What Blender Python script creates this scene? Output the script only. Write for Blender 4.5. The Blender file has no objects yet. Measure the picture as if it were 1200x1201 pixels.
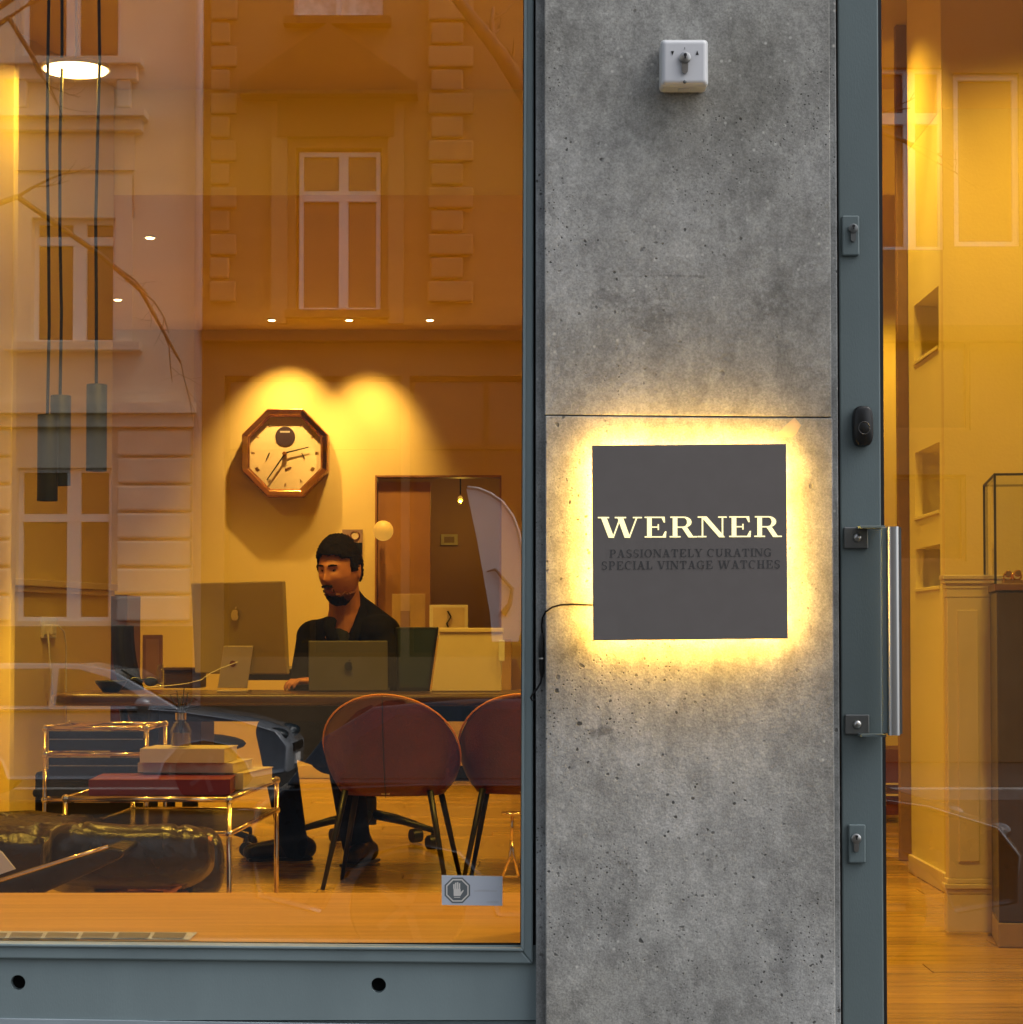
import bpy, bmesh, math, random
from mathutils import Vector, Matrix, noise
random.seed(7)
R = math.radians
SC = bpy.context.scene
COL = SC.collection

# ------------------------------------------------------------------ camera
F_PX = 2700.0; PITCH = R(2.06); SHIFT = 56.0
EYE = 1.62
FZ = EYE - 0.906            # shop floor
cam = bpy.data.cameras.new('camera'); co = bpy.data.objects.new('camera', cam); COL.objects.link(co)
co.location = (0, 0, EYE); co.rotation_euler = (math.pi / 2 + PITCH, 0, 0)
cam.sensor_fit = 'HORIZONTAL'; cam.sensor_width = 36; cam.lens = 36 * F_PX / 1200
cam.shift_y = SHIFT / 1200; cam.clip_start = .05; cam.clip_end = 400
SC.camera = co
# ------------------------------------------------------------------ world + sun + exposure
SUN_EL = R(48); SUN_AZ = R(248)
w = bpy.data.worlds.new('World'); SC.world = w; w.use_nodes = True
nt = w.node_tree; nt.nodes.clear()
out = nt.nodes.new('ShaderNodeOutputWorld'); bg = nt.nodes.new('ShaderNodeBackground')
sky = nt.nodes.new('ShaderNodeTexSky'); sky.sky_type = 'NISHITA'; sky.sun_disc = False
sky.sun_elevation = SUN_EL; sky.sun_rotation = R(105); sky.dust_density = 3.0; sky.ozone_density = 1.0
hs = nt.nodes.new('ShaderNodeHueSaturation'); hs.inputs['Saturation'].default_value = .42
nt.links.new(sky.outputs[0], hs.inputs['Color']); nt.links.new(hs.outputs[0], bg.inputs[0]); nt.links.new(bg.outputs[0], out.inputs[0])
bg.inputs[1].default_value = 0.15
sl = bpy.data.lights.new('sun', 'SUN'); sl.energy = 1.5; sl.angle = R(40); sl.color = (1, .96, .9)
so = bpy.data.objects.new('sun', sl); COL.objects.link(so)
so.rotation_euler = Vector((-.40, -.06, -.85)).to_track_quat('-Z', 'Y').to_euler()   # high, almost along the street
SC.view_settings.view_transform = 'Standard'; SC.view_settings.look = 'None'
SC.view_settings.exposure = .55; SC.view_settings.gamma = 1; SC.view_settings.use_curve_mapping = False
SC.cycles.use_denoising = True
SC.cycles.max_bounces = 10; SC.cycles.transparent_max_bounces = 24
SC.cycles.caustics_reflective = False; SC.cycles.caustics_refractive = False
SC.cycles.sample_clamp_indirect = 6

# ------------------------------------------------------------------ pixel <-> place
def ray(u, v):
    y = 600 - v + SHIFT
    return Vector((u - 600, F_PX * math.cos(PITCH) - y * math.sin(PITCH), F_PX * math.sin(PITCH) + y * math.cos(PITCH)))
def P(u, v, Y):
    d = ray(u, v); return Vector((d.x / d.y * Y, Y, EYE + d.z / d.y * Y))
def Hh(u, v, z):
    d = ray(u, v); t = (z - EYE) / d.z; return Vector((d.x * t, d.y * t, z))
YG = 3.90
def X(u, Y): return P(u, 600, Y).x
def Z(v, Y): return P(600, v, Y).z

# ------------------------------------------------------------------ mesh builder
ORG = {}
class MB:
    def __init__(s): s.v = []; s.f = []; s.m = []; s.cur = 0
    def add(s, vs, fs):
        o = len(s.v); s.v += [Vector(a) for a in vs]
        for f in fs: s.f.append(tuple(i + o for i in f)); s.m.append(s.cur)
        return s
    def box(s, x0, x1, y0, y1, z0, z1):
        vs = [(x0,y0,z0),(x1,y0,z0),(x1,y1,z0),(x0,y1,z0),(x0,y0,z1),(x1,y0,z1),(x1,y1,z1),(x0,y1,z1)]
        return s.add(vs, [(3,2,1,0),(4,5,6,7),(0,1,5,4),(1,2,6,5),(2,3,7,6),(3,0,4,7)])
    def obox(s, c, size, rz=0, rx=0, ry=0):
        M = Matrix.Translation(c) @ Matrix.Rotation(rz,4,'Z') @ Matrix.Rotation(rx,4,'X') @ Matrix.Rotation(ry,4,'Y')
        a, b, h = size[0]/2, size[1]/2, size[2]/2
        vs = [M @ Vector(p) for p in [(-a,-b,-h),(a,-b,-h),(a,b,-h),(-a,b,-h),(-a,-b,h),(a,-b,h),(a,b,h),(-a,b,h)]]
        return s.add(vs, [(3,2,1,0),(4,5,6,7),(0,1,5,4),(1,2,6,5),(2,3,7,6),(3,0,4,7)])
    def prism(s, pts, d):                       # pts: closed loop of 3D points, d: extrusion vector
        n = len(pts); d = Vector(d); a = [Vector(p) for p in pts]
        s.add(a + [p + d for p in a], [tuple(range(n))[::-1], tuple(range(n, 2*n))] + [(i, (i+1)%n, n+(i+1)%n, n+i) for i in range(n)])
        return s
    def pq(s, uv, Y0, Y1):
        pts = [P(a, b, Y0) for a, b in uv]; return s.prism(pts, (0, Y1 - Y0, 0))
    def pb(s, u0, u1, v0, v1, Y0, Y1):
        return s.box(X(u0,Y0), X(u1,Y0), Y0, Y1, Z(v1,Y0), Z(v0,Y0))
    def tube(s, pts, rad, n=10, cap=True):
        pts = [Vector(p) for p in pts]; m = len(pts)
        if not hasattr(rad, '__len__'): rad = [rad]*m
        t0 = (pts[1]-pts[0]).normalized(); up = Vector((0,0,1)) if abs(t0.z) < .9 else Vector((1,0,0))
        nx = t0.cross(up).normalized(); vs = []
        for i, p in enumerate(pts):
            if i == 0: t = (pts[1]-p)
            elif i == m-1: t = (p-pts[i-1])
            else: t = (pts[i+1]-p).normalized() + (p-pts[i-1]).normalized()
            t.normalize(); nx = (nx - t*nx.dot(t)).normalized(); ny = t.cross(nx)
            for k in range(n):
                a = 2*math.pi*k/n; vs.append(p + (nx*math.cos(a) + ny*math.sin(a))*rad[i])
        fs = [(i*n+k, i*n+(k+1)%n, (i+1)*n+(k+1)%n, (i+1)*n+k) for i in range(m-1) for k in range(n)]
        if cap: fs += [tuple(range(n))[::-1], tuple((m-1)*n+k for k in range(n))]
        return s.add(vs, fs)
    def lathe(s, c, prof, n=24, axis='Z'):      # prof [(r,h)]
        vs = []; c = Vector(c)
        for r, h in prof:
            for k in range(n):
                a = 2*math.pi*k/n; x, y = r*math.cos(a), r*math.sin(a)
                vs.append(c + (Vector((x,y,h)) if axis == 'Z' else Vector((x,h,y)) if axis == 'Y' else Vector((h,x,y))))
        m = len(prof)
        fs = [(i*n+k, i*n+(k+1)%n, (i+1)*n+(k+1)%n, (i+1)*n+k) for i in range(m-1) for k in range(n)]
        fs += [tuple(range(n))[::-1], tuple((m-1)*n+k for k in range(n))]
        return s.add(vs, fs)
    def ell(s, c, r, n=20, m=12, M=None, fn=None):
        c = Vector(c); r = r if hasattr(r, '__len__') else (r,r,r); vs = []
        for i in range(1, m):
            th = math.pi*i/m
            for k in range(n):
                a = 2*math.pi*k/n; d = Vector((math.sin(th)*math.cos(a), math.sin(th)*math.sin(a), math.cos(th)))
                vs.append(d)
        vs += [Vector((0,0,1)), Vector((0,0,-1))]
        o = []
        for d in vs:
            p = fn(d) if fn else Vector((d.x*r[0], d.y*r[1], d.z*r[2]))
            if M: p = M @ p
            o.append(c + p)
        t = (m-1)*n; fs = [(i*n+k, (i+1)*n+k, (i+1)*n+(k+1)%n, i*n+(k+1)%n) for i in range(m-2) for k in range(n)]
        fs += [(t, k, (k+1)%n) for k in range(n)] + [(t+1, (m-2)*n+(k+1)%n, (m-2)*n+k) for k in range(n)]
        return s.add(o, fs)
    def cap(s, a, b, ra, rb, n=14):              # capsule
        a, b = Vector(a), Vector(b); d = (b-a); L = max(d.length, 1e-5); d = d/L; pts = []; rr = []
        for k in range(5):
            t = math.pi/2*(1-k/4); pts.append(a - d*ra*math.sin(t)); rr.append(max(ra*math.cos(t), .0004))
        for k in range(5):
            t = math.pi/2*k/4; pts.append(b + d*rb*math.sin(t)); rr.append(max(rb*math.cos(t), .0004))
        return s.tube(pts, rr, n)
    def build(s, name, mat, parent=None, smooth=False, bevel=0, seg=2, sub=0, kind=None, origin=None, auto=None):
        me = bpy.data.meshes.new(name); ob = bpy.data.objects.new(name, me)
        if parent is not None:
            o = ORG[parent.name]; ob.parent = parent; ORG[ob.name] = o
        elif origin is not None: o = Vector(origin); ob.location = o; ORG[ob.name] = o
        else:
            xs = [p.x for p in s.v]; ys = [p.y for p in s.v]; zs = [p.z for p in s.v]
            o = Vector(((min(xs)+max(xs))/2, (min(ys)+max(ys))/2, min(zs))); ob.location = o; ORG[ob.name] = o
        me.from_pydata([p - o for p in s.v], [], s.f)
        mats = mat if isinstance(mat, (list, tuple)) else [mat]
        for mm in mats: me.materials.append(mm)
        if len(mats) > 1:
            for p, k in zip(me.polygons, s.m): p.material_index = k
        me.update(); bm = bmesh.new(); bm.from_mesh(me); bmesh.ops.recalc_face_normals(bm, faces=bm.faces); bm.to_mesh(me); bm.free()
        COL.objects.link(ob)
        if bevel:
            b = ob.modifiers.new('bevel', 'BEVEL'); b.width = bevel; b.segments = seg; b.limit_method = 'ANGLE'; b.angle_limit = R(40)
        if sub:
            b = ob.modifiers.new('sub', 'SUBSURF'); b.levels = sub; b.render_levels = sub
        if smooth:
            for p in me.polygons: p.use_smooth = True
        elif auto:
            for p in me.polygons: p.use_smooth = True
            bm = bmesh.new(); bm.from_mesh(me)
            for e in bm.edges:
                if len(e.link_faces) == 2 and e.calc_face_angle(0) > R(auto): e.smooth = False
            bm.to_mesh(me); bm.free()
        if kind: ob['kind'] = kind
        return ob
def tag(o, label, cat, group=None):
    o['label'] = label; o['category'] = cat
    if group: o['group'] = group
    return o
def thing(name, label, cat, loc=(0,0,0), group=None):
    o = bpy.data.objects.new(name, None); COL.objects.link(o); o.location = loc; o.empty_display_size = .05
    ORG[o.name] = Vector(loc); return tag(o, label, cat, group)
def struct(o): o['kind'] = 'structure'; return o
def copy_tree(o, parent=None):
    c = o.copy(); COL.objects.link(c); ORG[c.name] = ORG[o.name]
    if parent: c.parent = parent
    for ch in [x for x in bpy.data.objects if x.parent == o]: copy_tree(ch, c)
    return c
def sheet(mb, pts): return mb.add(pts, [tuple(range(len(pts)))])

# ------------------------------------------------------------------ materials
def newmat(name):
    m = bpy.data.materials.new(name); m.use_nodes = True; n = m.node_tree.nodes; n.clear()
    o = n.new('ShaderNodeOutputMaterial'); b = n.new('ShaderNodeBsdfPrincipled'); m.node_tree.links.new(b.outputs[0], o.inputs[0])
    return m, n, m.node_tree.links, b, o
def mat(name, col, rough=.5, metal=0, var=.12, scale=8, stretch=(1,1,1), bump=.0, bscale=60, rnd=0, coat=0, spec=.5, detail=4):
    m, n, l, b, o = newmat(name)
    tc = n.new('ShaderNodeTexCoord'); mp = n.new('ShaderNodeMapping'); mp.inputs['Scale'].default_value = stretch
    l.new(tc.outputs['Object'], mp.inputs[0])
    vec = mp.outputs[0]
    if rnd:
        oi = n.new('ShaderNodeObjectInfo'); ad = n.new('ShaderNodeVectorMath'); ad.operation = 'ADD'
        sc_ = n.new('ShaderNodeMath'); sc_.operation = 'MULTIPLY'; sc_.inputs[1].default_value = 37
        l.new(oi.outputs['Random'], sc_.inputs[0]); l.new(sc_.outputs[0], ad.inputs[1]); l.new(vec, ad.inputs[0]); vec = ad.outputs[0]
    nz = n.new('ShaderNodeTexNoise'); nz.inputs['Scale'].default_value = scale; nz.inputs['Detail'].default_value = detail
    l.new(vec, nz.inputs['Vector'])
    rp = n.new('ShaderNodeValToRGB'); rp.color_ramp.elements[0].position = .3; rp.color_ramp.elements[1].position = .7
    c = Vector(col); rp.color_ramp.elements[0].color = (*(c*(1-var)), 1); rp.color_ramp.elements[1].color = (*(c*(1+var)), 1)
    l.new(nz.outputs[0], rp.inputs[0]); cs = rp.outputs[0]
    if rnd:
        mr = n.new('ShaderNodeMapRange'); mr.inputs[3].default_value = 1-rnd; mr.inputs[4].default_value = 1+rnd
        l.new(oi.outputs['Random'], mr.inputs[0]); vm = n.new('ShaderNodeVectorMath'); vm.operation = 'SCALE'
        l.new(cs, vm.inputs[0]); l.new(mr.outputs[0], vm.inputs['Scale']); cs = vm.outputs[0]
    l.new(cs, b.inputs['Base Color'])
    b.inputs['Roughness'].default_value = rough; b.inputs['Metallic'].default_value = metal
    b.inputs['Coat Weight'].default_value = coat; b.inputs['Specular IOR Level'].default_value = spec
    if bump:
        n2 = n.new('ShaderNodeTexNoise'); n2.inputs['Scale'].default_value = bscale; n2.inputs['Detail'].default_value = 5
        l.new(vec, n2.inputs['Vector']); bp = n.new('ShaderNodeBump'); bp.inputs['Strength'].default_value = bump; bp.inputs['Distance'].default_value = .01
        l.new(n2.outputs[0], bp.inputs['Height']); l.new(bp.outputs[0], b.inputs['Normal'])
    return m
def emis(name, col, s):
    m, n, l, b, o = newmat(name); b.inputs['Base Color'].default_value = (.8,.8,.8,1)
    b.inputs['Emission Color'].default_value = (*col, 1); b.inputs['Emission Strength'].default_value = s
    return m
def glassmat(name, fac, tint=(.95,.96,.95), edge=.5):
    m, n, l, b, o = newmat(name); n.remove(b)
    t = n.new('ShaderNodeBsdfTransparent'); t.inputs[0].default_value = (*tint, 1)
    g = n.new('ShaderNodeBsdfGlossy'); g.inputs['Roughness'].default_value = 0; g.inputs[0].default_value = (1,1,1,1)
    lw = n.new('ShaderNodeLayerWeight'); lw.inputs[0].default_value = .5
    pw = n.new('ShaderNodeMath'); pw.operation = 'POWER'; pw.inputs[1].default_value = 4; l.new(lw.outputs['Facing'], pw.inputs[0])
    mu = n.new('ShaderNodeMath'); mu.operation = 'MULTIPLY_ADD'; mu.inputs[1].default_value = edge; mu.inputs[2].default_value = fac
    l.new(pw.outputs[0], mu.inputs[0]); mx = n.new('ShaderNodeMixShader')
    l.new(mu.outputs[0], mx.inputs[0]); l.new(t.outputs[0], mx.inputs[1]); l.new(g.outputs[0], mx.inputs[2]); l.new(mx.outputs[0], o.inputs[0])
    return m

def concrete(name, base, stains=True):
    m, n, l, b, o = newmat(name)
    tc = n.new('ShaderNodeTexCoord'); V = tc.outputs['Object']
    def nz(scale, detail=5, st=None, rough=.55):
        t = n.new('ShaderNodeTexNoise'); t.inputs['Scale'].default_value = scale; t.inputs['Detail'].default_value = detail; t.inputs['Roughness'].default_value = rough
        if st:
            mp = n.new('ShaderNodeMapping'); mp.inputs['Scale'].default_value = st; l.new(V, mp.inputs[0]); l.new(mp.outputs[0], t.inputs[0])
        else: l.new(V, t.inputs[0])
        return t.outputs[0]
    def ramp(src, a, bb, ca, cb):
        r = n.new('ShaderNodeValToRGB'); r.color_ramp.elements[0].position = a; r.color_ramp.elements[1].position = bb
        r.color_ramp.elements[0].color = (ca,)*3 + (1,) if not hasattr(ca,'__len__') else (*ca,1)
        r.color_ramp.elements[1].color = (cb,)*3 + (1,) if not hasattr(cb,'__len__') else (*cb,1)
        l.new(src, r.inputs[0]); return r.outputs[0]
    def mul(a, c):
        x = n.new('ShaderNodeMix'); x.data_type = 'RGBA'; x.blend_type = 'MULTIPLY'; x.inputs[0].default_value = 1
        l.new(a, x.inputs[6]); l.new(c, x.inputs[7]); return x.outputs[2]
    c = Vector(base)
    col = ramp(nz(2.6, 6), .32, .68, tuple(Vector((c.x*.76,c.y*.755,c.z*.73))), tuple(Vector((c.x*1.16, c.y*1.18, c.z*1.22))))
    col = mul(col, ramp(nz(9, 7, (1,1,.45), .65), .34, .66, .76, 1.12))
    col = mul(col, ramp(nz(36, 7, (1,1,.7), .75), .36, .62, .72, 1.10))
    col = mul(col, ramp(nz(300, 4, None, .7), .34, .66, .74, 1.2))
    # pale flecks
    vf = n.new('ShaderNodeTexVoronoi'); vf.inputs['Scale'].default_value = 48; l.new(V, vf.inputs[0])
    fl = ramp(vf.outputs['Distance'], .06, .16, 1.0, 0.0)
    fm = n.new('ShaderNodeMath'); fm.operation = 'MULTIPLY'; l.new(fl, fm.inputs[0]); l.new(ramp(nz(7,3), .50, .62, 0., .8), fm.inputs[1])
    mx = n.new('ShaderNodeMix'); mx.data_type = 'RGBA'; l.new(fm.outputs[0], mx.inputs[0]); l.new(col, mx.inputs[6]); mx.inputs[7].default_value = (.66,.65,.6,1); col = mx.outputs[2]
    # air holes: irregular pits of several sizes, gated so that they cluster
    pits = None
    for sc_, th, gate_s, g0 in ((30, .13, 4, .50), (62, .18, 2.6, .49), (140, .25, 5, .50), (18, .085, 3.3, .50)):
        vo = n.new('ShaderNodeTexVoronoi'); vo.inputs['Scale'].default_value = sc_
        dn = n.new('ShaderNodeVectorMath'); dn.operation = 'MULTIPLY_ADD'; dn.inputs[1].default_value = (.45/sc_,)*3
        tn = n.new('ShaderNodeTexNoise'); tn.inputs['Scale'].default_value = sc_*1.6; l.new(V, tn.inputs[0])
        l.new(tn.outputs['Color'], dn.inputs[0]); l.new(V, dn.inputs[2]); l.new(dn.outputs[0], vo.inputs[0])
        pr = n.new('ShaderNodeMapRange'); pr.inputs[1].default_value = th*.6; pr.inputs[2].default_value = th; pr.inputs[3].default_value = 1; pr.inputs[4].default_value = 0
        l.new(vo.outputs['Distance'], pr.inputs[0])
        # only some cells carry a hole
        sp = n.new('ShaderNodeSeparateColor'); l.new(vo.outputs['Color'], sp.inputs[0])
        cg = n.new('ShaderNodeMath'); cg.operation = 'GREATER_THAN'; cg.inputs[1].default_value = .54; l.new(sp.outputs[0], cg.inputs[0])
        m1 = n.new('ShaderNodeMath'); m1.operation = 'MULTIPLY'; l.new(pr.outputs[0], m1.inputs[0]); l.new(cg.outputs[0], m1.inputs[1])
        gt = ramp(nz(gate_s, 3), g0, g0+.08, 0., 1.)
        m2 = n.new('ShaderNodeMath'); m2.operation = 'MULTIPLY'; l.new(m1.outputs[0], m2.inputs[0]); l.new(gt, m2.inputs[1])
        if pits is None: pits = m2.outputs[0]
        else:
            mm = n.new('ShaderNodeMath'); mm.operation = 'MAXIMUM'; l.new(pits, mm.inputs[0]); l.new(m2.outputs[0], mm.inputs[1]); pits = mm.outputs[0]
    pm = n.new('ShaderNodeMath'); pm.operation = 'MULTIPLY'; pm.inputs[1].default_value = .8; l.new(pits, pm.inputs[0])
    mx = n.new('ShaderNodeMix'); mx.data_type = 'RGBA'; l.new(pm.outputs[0], mx.inputs[0]); l.new(col, mx.inputs[6]); mx.inputs[7].default_value = (.035,.033,.03,1); col = mx.outputs[2]
    if stains:   # grimy patches that stand on the slab itself (object space)
        for (su, sv, ru, rv, st) in ((770,368,34,30,.55), (716,352,20,16,.5), (900,350,30,26,.42), (905,365,60,12,.25), (785,323,52,2.5,.6), (668,36,28,30,.22), (668,770,22,14,.5), (706,857,20,9,.6), (690,900,30,20,.3), (730,1015,22,9,.4), (940,960,34,40,.22), (880,1180,40,30,.2)):
            c0 = P(su, sv, 3.835); pcx, pcz = c0.x - CPX, c0.z - CPZ
            mp = n.new('ShaderNodeVectorMath'); mp.operation = 'SUBTRACT'; mp.inputs[1].default_value = (pcx, 0, pcz); l.new(V, mp.inputs[0])
            ms = n.new('ShaderNodeVectorMath'); ms.operation = 'MULTIPLY'; ms.inputs[1].default_value = (1/(ru*.00143), 0, 1/(rv*.00143)); l.new(mp.outputs[0], ms.inputs[0])
            ln = n.new('ShaderNodeVectorMath'); ln.operation = 'LENGTH'; l.new(ms.outputs[0], ln.inputs[0])
            ad = n.new('ShaderNodeMath'); ad.operation = 'MULTIPLY_ADD'; ad.inputs[1].default_value = -5.5; l.new(STN(n, l, V), ad.inputs[0]); l.new(ln.outputs['Value'], ad.inputs[2])
            mr = n.new('ShaderNodeMapRange'); mr.inputs[1].default_value = -2.75; mr.inputs[2].default_value = -1.9; mr.inputs[3].default_value = st; mr.inputs[4].default_value = 0
            l.new(ad.outputs[0], mr.inputs[0])
            mx = n.new('ShaderNodeMix'); mx.data_type = 'RGBA'; l.new(mr.outputs[0], mx.inputs[0]); l.new(col, mx.inputs[6]); mx.inputs[7].default_value = (.12,.115,.105,1); col = mx.outputs[2]
    col = mul(col, ramp(nz(1.1, 3, (1,1,.7)), .35, .65, .84, 1.08)); l.new(col, b.inputs['Base Color']); b.inputs['Roughness'].default_value = .75; b.inputs['Specular IOR Level'].default_value = .3
    hh = n.new('ShaderNodeMath'); hh.operation = 'MULTIPLY_ADD'; hh.inputs[1].default_value = -1.5; l.new(pits, hh.inputs[0]); l.new(nz(120, 6), hh.inputs[2])
    bp = n.new('ShaderNodeBump'); bp.inputs['Strength'].default_value = .45; bp.inputs['Distance'].default_value = .0025
    l.new(hh.outputs[0], bp.inputs['Height']); l.new(bp.outputs[0], b.inputs['Normal'])
    return m
_st = {}
def STN(n, l, V):
    k = id(n)
    if 'x' not in _st:
        t = n.new('ShaderNodeTexNoise'); t.inputs['Scale'].default_value = 70; t.inputs['Detail'].default_value = 5; t.inputs['Roughness'].default_value = .7
        l.new(V, t.inputs[0]); _st['x'] = t.outputs[0]
    return _st['x']
CPX = X(808, 3.835); CPZ = 0.0

MT = {}
MT['concrete'] = concrete('concrete', (.455, .448, .42))
MT['concrete_plain'] = concrete('concrete_side', (.33, .34, .335), False)
MT['frame'] = mat('grey_blue_powder_coat', (.225, .29, .305), .42, 0, .13, 5, (1,1,.35), bump=.05, bscale=400, detail=8)
MT['door'] = mat('dark_grey_blue_powder_coat', (.135, .178, .186), .4, 0, .13, 5, (1,1,.35), bump=.05, bscale=400)
MT['gasket'] = mat('black_rubber', (.01, .01, .011), .5, 0, .1)
MT['steel'] = mat('brushed_steel', (.62, .64, .66), .32, 1, .06, 40, (1,1,.03))
MT['darksteel'] = mat('grey_cast_metal', (.16, .17, .17), .4, .7, .12, 30)
MT['cyl'] = mat('nickel_cylinder', (.42, .42, .41), .3, 1, .15, 60)
MT['white_plastic'] = mat('white_plastic', (.72, .73, .76), .35, 0, .02)
MT['cream_plastic'] = mat('pale_grey_plastic', (.60, .62, .63), .4, 0, .03)
MT['black'] = mat('black_plastic', (.009, .010, .011), .35, 0, .1, spec=.35)
MT['blackmatte'] = mat('black_matte', (.010, .010, .011), .75, 0, .1, spec=.2)
MT['sign'] = mat('dark_anodised_plate', (.27, .25, .245), .30, .5, .03, 30)
MT['led'] = emis('warm_led_strip', (1, .54, .09), 115)
MT['letters'] = emis('lit_letters', (1, .84, .26), .78)
MT['engrave'] = mat('dark_engraving', (.06, .06, .062), .5)
MT['glass'] = glassmat('window_glass', .125, (.985, .985, .97))
MT['thin_glass'] = glassmat('thin_glass', .04, (.93, .95, .93))
MT['wall'] = mat('cream_plaster', (.72, .585, .25), .8, 0, .03, 2, bump=.1, bscale=90)
MT['wall_yellow'] = mat('yellow_plaster', (.80, .70, .30), .8, 0, .03, 2, bump=.1, bscale=90)
MT['ceil'] = mat('ceiling_paint', (.78, .60, .22), .85, 0, .03, 2)
MT['trim'] = mat('cream_painted_trim', (.74, .62, .42), .5, 0, .03, 6)
MT['floorw'] = mat('oak_plank', (.50, .30, .085), .20, 0, .25, 5, (.6, 6, 1), spec=.8, bump=.02, bscale=30, rnd=.18)
MT['sillw'] = mat('oak_sill', (.64, .34, .10), .38, 0, .16, 6, (.35, 6, 1), bump=.04, bscale=30)
MT['deskw'] = mat('walnut_top', (.055, .023, .011), .3, 0, .35, 4, (.6, 6, 1), coat=.3)
MT['doorw'] = mat('brown_room_paint', (.30, .14, .04), .6, 0, .06, 3)
MT['redleather'] = mat('oxblood_leather', (.085, .011, .009), .38, 0, .22, 7, bump=.22, bscale=120)
MT['leather'] = mat('dark_olive_leather', (.030, .018, .008), .22, 0, .45, 9, bump=.5, bscale=32)
MT['piping'] = mat('tan_edge', (.72, .30, .09), .45)
MT['rosewood'] = mat('rosewood_shell', (.20, .05, .025), .3, 0, .3, 5, (1, 8, 1), coat=.4)
MT['chrome'] = mat('chrome', (.86, .85, .82), .1, 1, .02)
MT['chromeh'] = mat('warm_chrome', (.82, .68, .50), .18, 1, .04)
MT['panelblack'] = mat('black_lacquer_panel', (.010, .012, .014), .25, 0, .1)
MT['smoked'] = mat('smoked_tabletop', (.05, .03, .016), .18, 0, .15)
MT['burg'] = mat('burgundy_cover', (.19, .016, .035), .35, 0, .1)
MT['paper'] = mat('paper_pages', (.70, .60, .44), .7, 0, .07, 60, (1,1,8))
MT['bookcover'] = mat('pale_book_cover', (.68, .58, .42), .5, 0, .05)
MT['alu'] = mat('aluminium', (.60, .50, .36), .35, .6, .03)
MT['alu_grey'] = mat('grey_aluminium', (.075, .066, .06), .5, .2, .04)
MT['cream_case'] = mat('cream_case', (.72, .60, .40), .5, 0, .03)
MT['gold'] = mat('polished_gold', (.85, .50, .18), .2, 1, .1, 20)
MT['golddark'] = mat('brown_gold', (.42, .19, .07), .25, .8, .15, 20)
MT['dial'] = mat('champagne_dial', (.74, .62, .40), .5, 0, .02)
MT['skin'] = mat('skin', (.46, .175, .09), .5, 0, .08, 30)
MT['hair'] = mat('dark_hair', (.008, .005, .004), .75, 0, .4, 60, bump=.6, bscale=150, spec=.12)
MT['jacket'] = mat('black_wool', (.007, .006, .007), .9, 0, .2, 30, bump=.4, bscale=14, spec=.08)
MT['trousers'] = mat('charcoal_denim', (.008, .009, .011), .85, 0, .25, 14, bump=.4, bscale=12, spec=.1)
MT['shirt'] = mat('black_tshirt', (.008, .008, .009), .9)
MT['shoe'] = mat('black_shoe', (.010, .009, .009), .35, 0, .2)
MT['white_card'] = mat('white_card', (.75, .72, .68), .6, 0, .02)
MT['grey_print'] = mat('grey_print', (.14, .16, .17), .6, 0, .03)
MT['pale_print'] = mat('pale_grey_print', (.50, .51, .54), .6)
MT['lamp_black'] = mat('black_lamp_shade', (.009, .011, .013), .5, 0, .1, spec=.25)
MT['lens'] = emis('lamp_lens', (1, .62, .25), 14)
MT['disc'] = emis('lit_disc', (1, .66, .26), 9)
MT['globe'] = emis('lit_globe', (1, .50, .07), .45); MT['globe'].node_tree.nodes['Principled BSDF'].inputs['Base Color'].default_value = (.35,.22,.06,1)
MT['amber'] = mat('amber_liquid', (.20, .09, .02), .1, 0, .1)
MT['vit'] = mat('dark_olive_veneer', (.060, .036, .014), .35, 0, .12, 5, (1,1,.3), coat=.2)
MT['vitbase'] = mat('taupe_plinth', (.36, .25, .15), .5, 0, .03)
MT['stucco'] = mat('pale_stucco', (.86, .76, .60), .85, 0, .08, 1.2, bump=.2, bscale=20)
MT['stuccotrim'] = mat('pale_stucco_trim', (.86, .77, .62), .8, 0, .06, 2)
MT['rustic'] = mat('pale_rusticated_stucco', (.82, .71, .56), .85, 0, .1, 3, rnd=.08)
MT['sandst'] = mat('brown_sandstone', (.255, .165, .085), .85, 0, .18, 1.5, bump=.3, bscale=12)
MT['quoin'] = mat('sandstone_block', (.31, .20, .11), .85, 0, .15, 2.5, rnd=.15)
MT['darkst'] = mat('dark_sandstone_trim', (.06, .036, .02), .85, 0, .15, 2)
MT['whitew'] = mat('white_window_paint', (.88, .88, .88), .45, 0, .02)
MT['farglass'] = mat('dark_window_glass', (.03, .035, .04), .12, 0, .1)
MT['curtain'] = mat('white_patterned_curtain', (.80, .79, .75), .9, 0, .35, 9)
MT['slate'] = mat('slate_roof', (.07, .07, .075), .7, 0, .2, 3)
MT['zinc'] = mat('zinc_pipe', (.66, .66, .66), .5, .1, .06, 4)
MT['bark'] = mat('tree_bark', (.06, .05, .042), .9, 0, .3, 8, bump=.5, bscale=20)
MT['asphalt'] = mat('asphalt', (.035, .035, .036), 1.0, 0, .15, 4, bump=.4, bscale=120, spec=.05)
MT['paving'] = mat('pavement_slabs', (.055, .053, .05), 1.0, 0, .15, 2.5, bump=.3, bscale=80, spec=.05)
MT['kerb'] = mat('granite_kerb', (.30, .30, .29), .8, 0, .15, 6)
MT['silver'] = mat('silver_car_paint', (.36, .39, .44), .35, .2, .02, coat=1)
MT['darkcar'] = mat('blue_grey_car_paint', (.022, .034, .05), .25, .2, .03, coat=1)
MT['tyre'] = mat('tyre_rubber', (.02, .02, .02), .85)
MT['carglass'] = mat('car_window_glass', (.03, .045, .055), .05, 0, .05)
MT['flag'] = mat('white_flag_cloth', (.82, .81, .84), .8, 0, .03)
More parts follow.
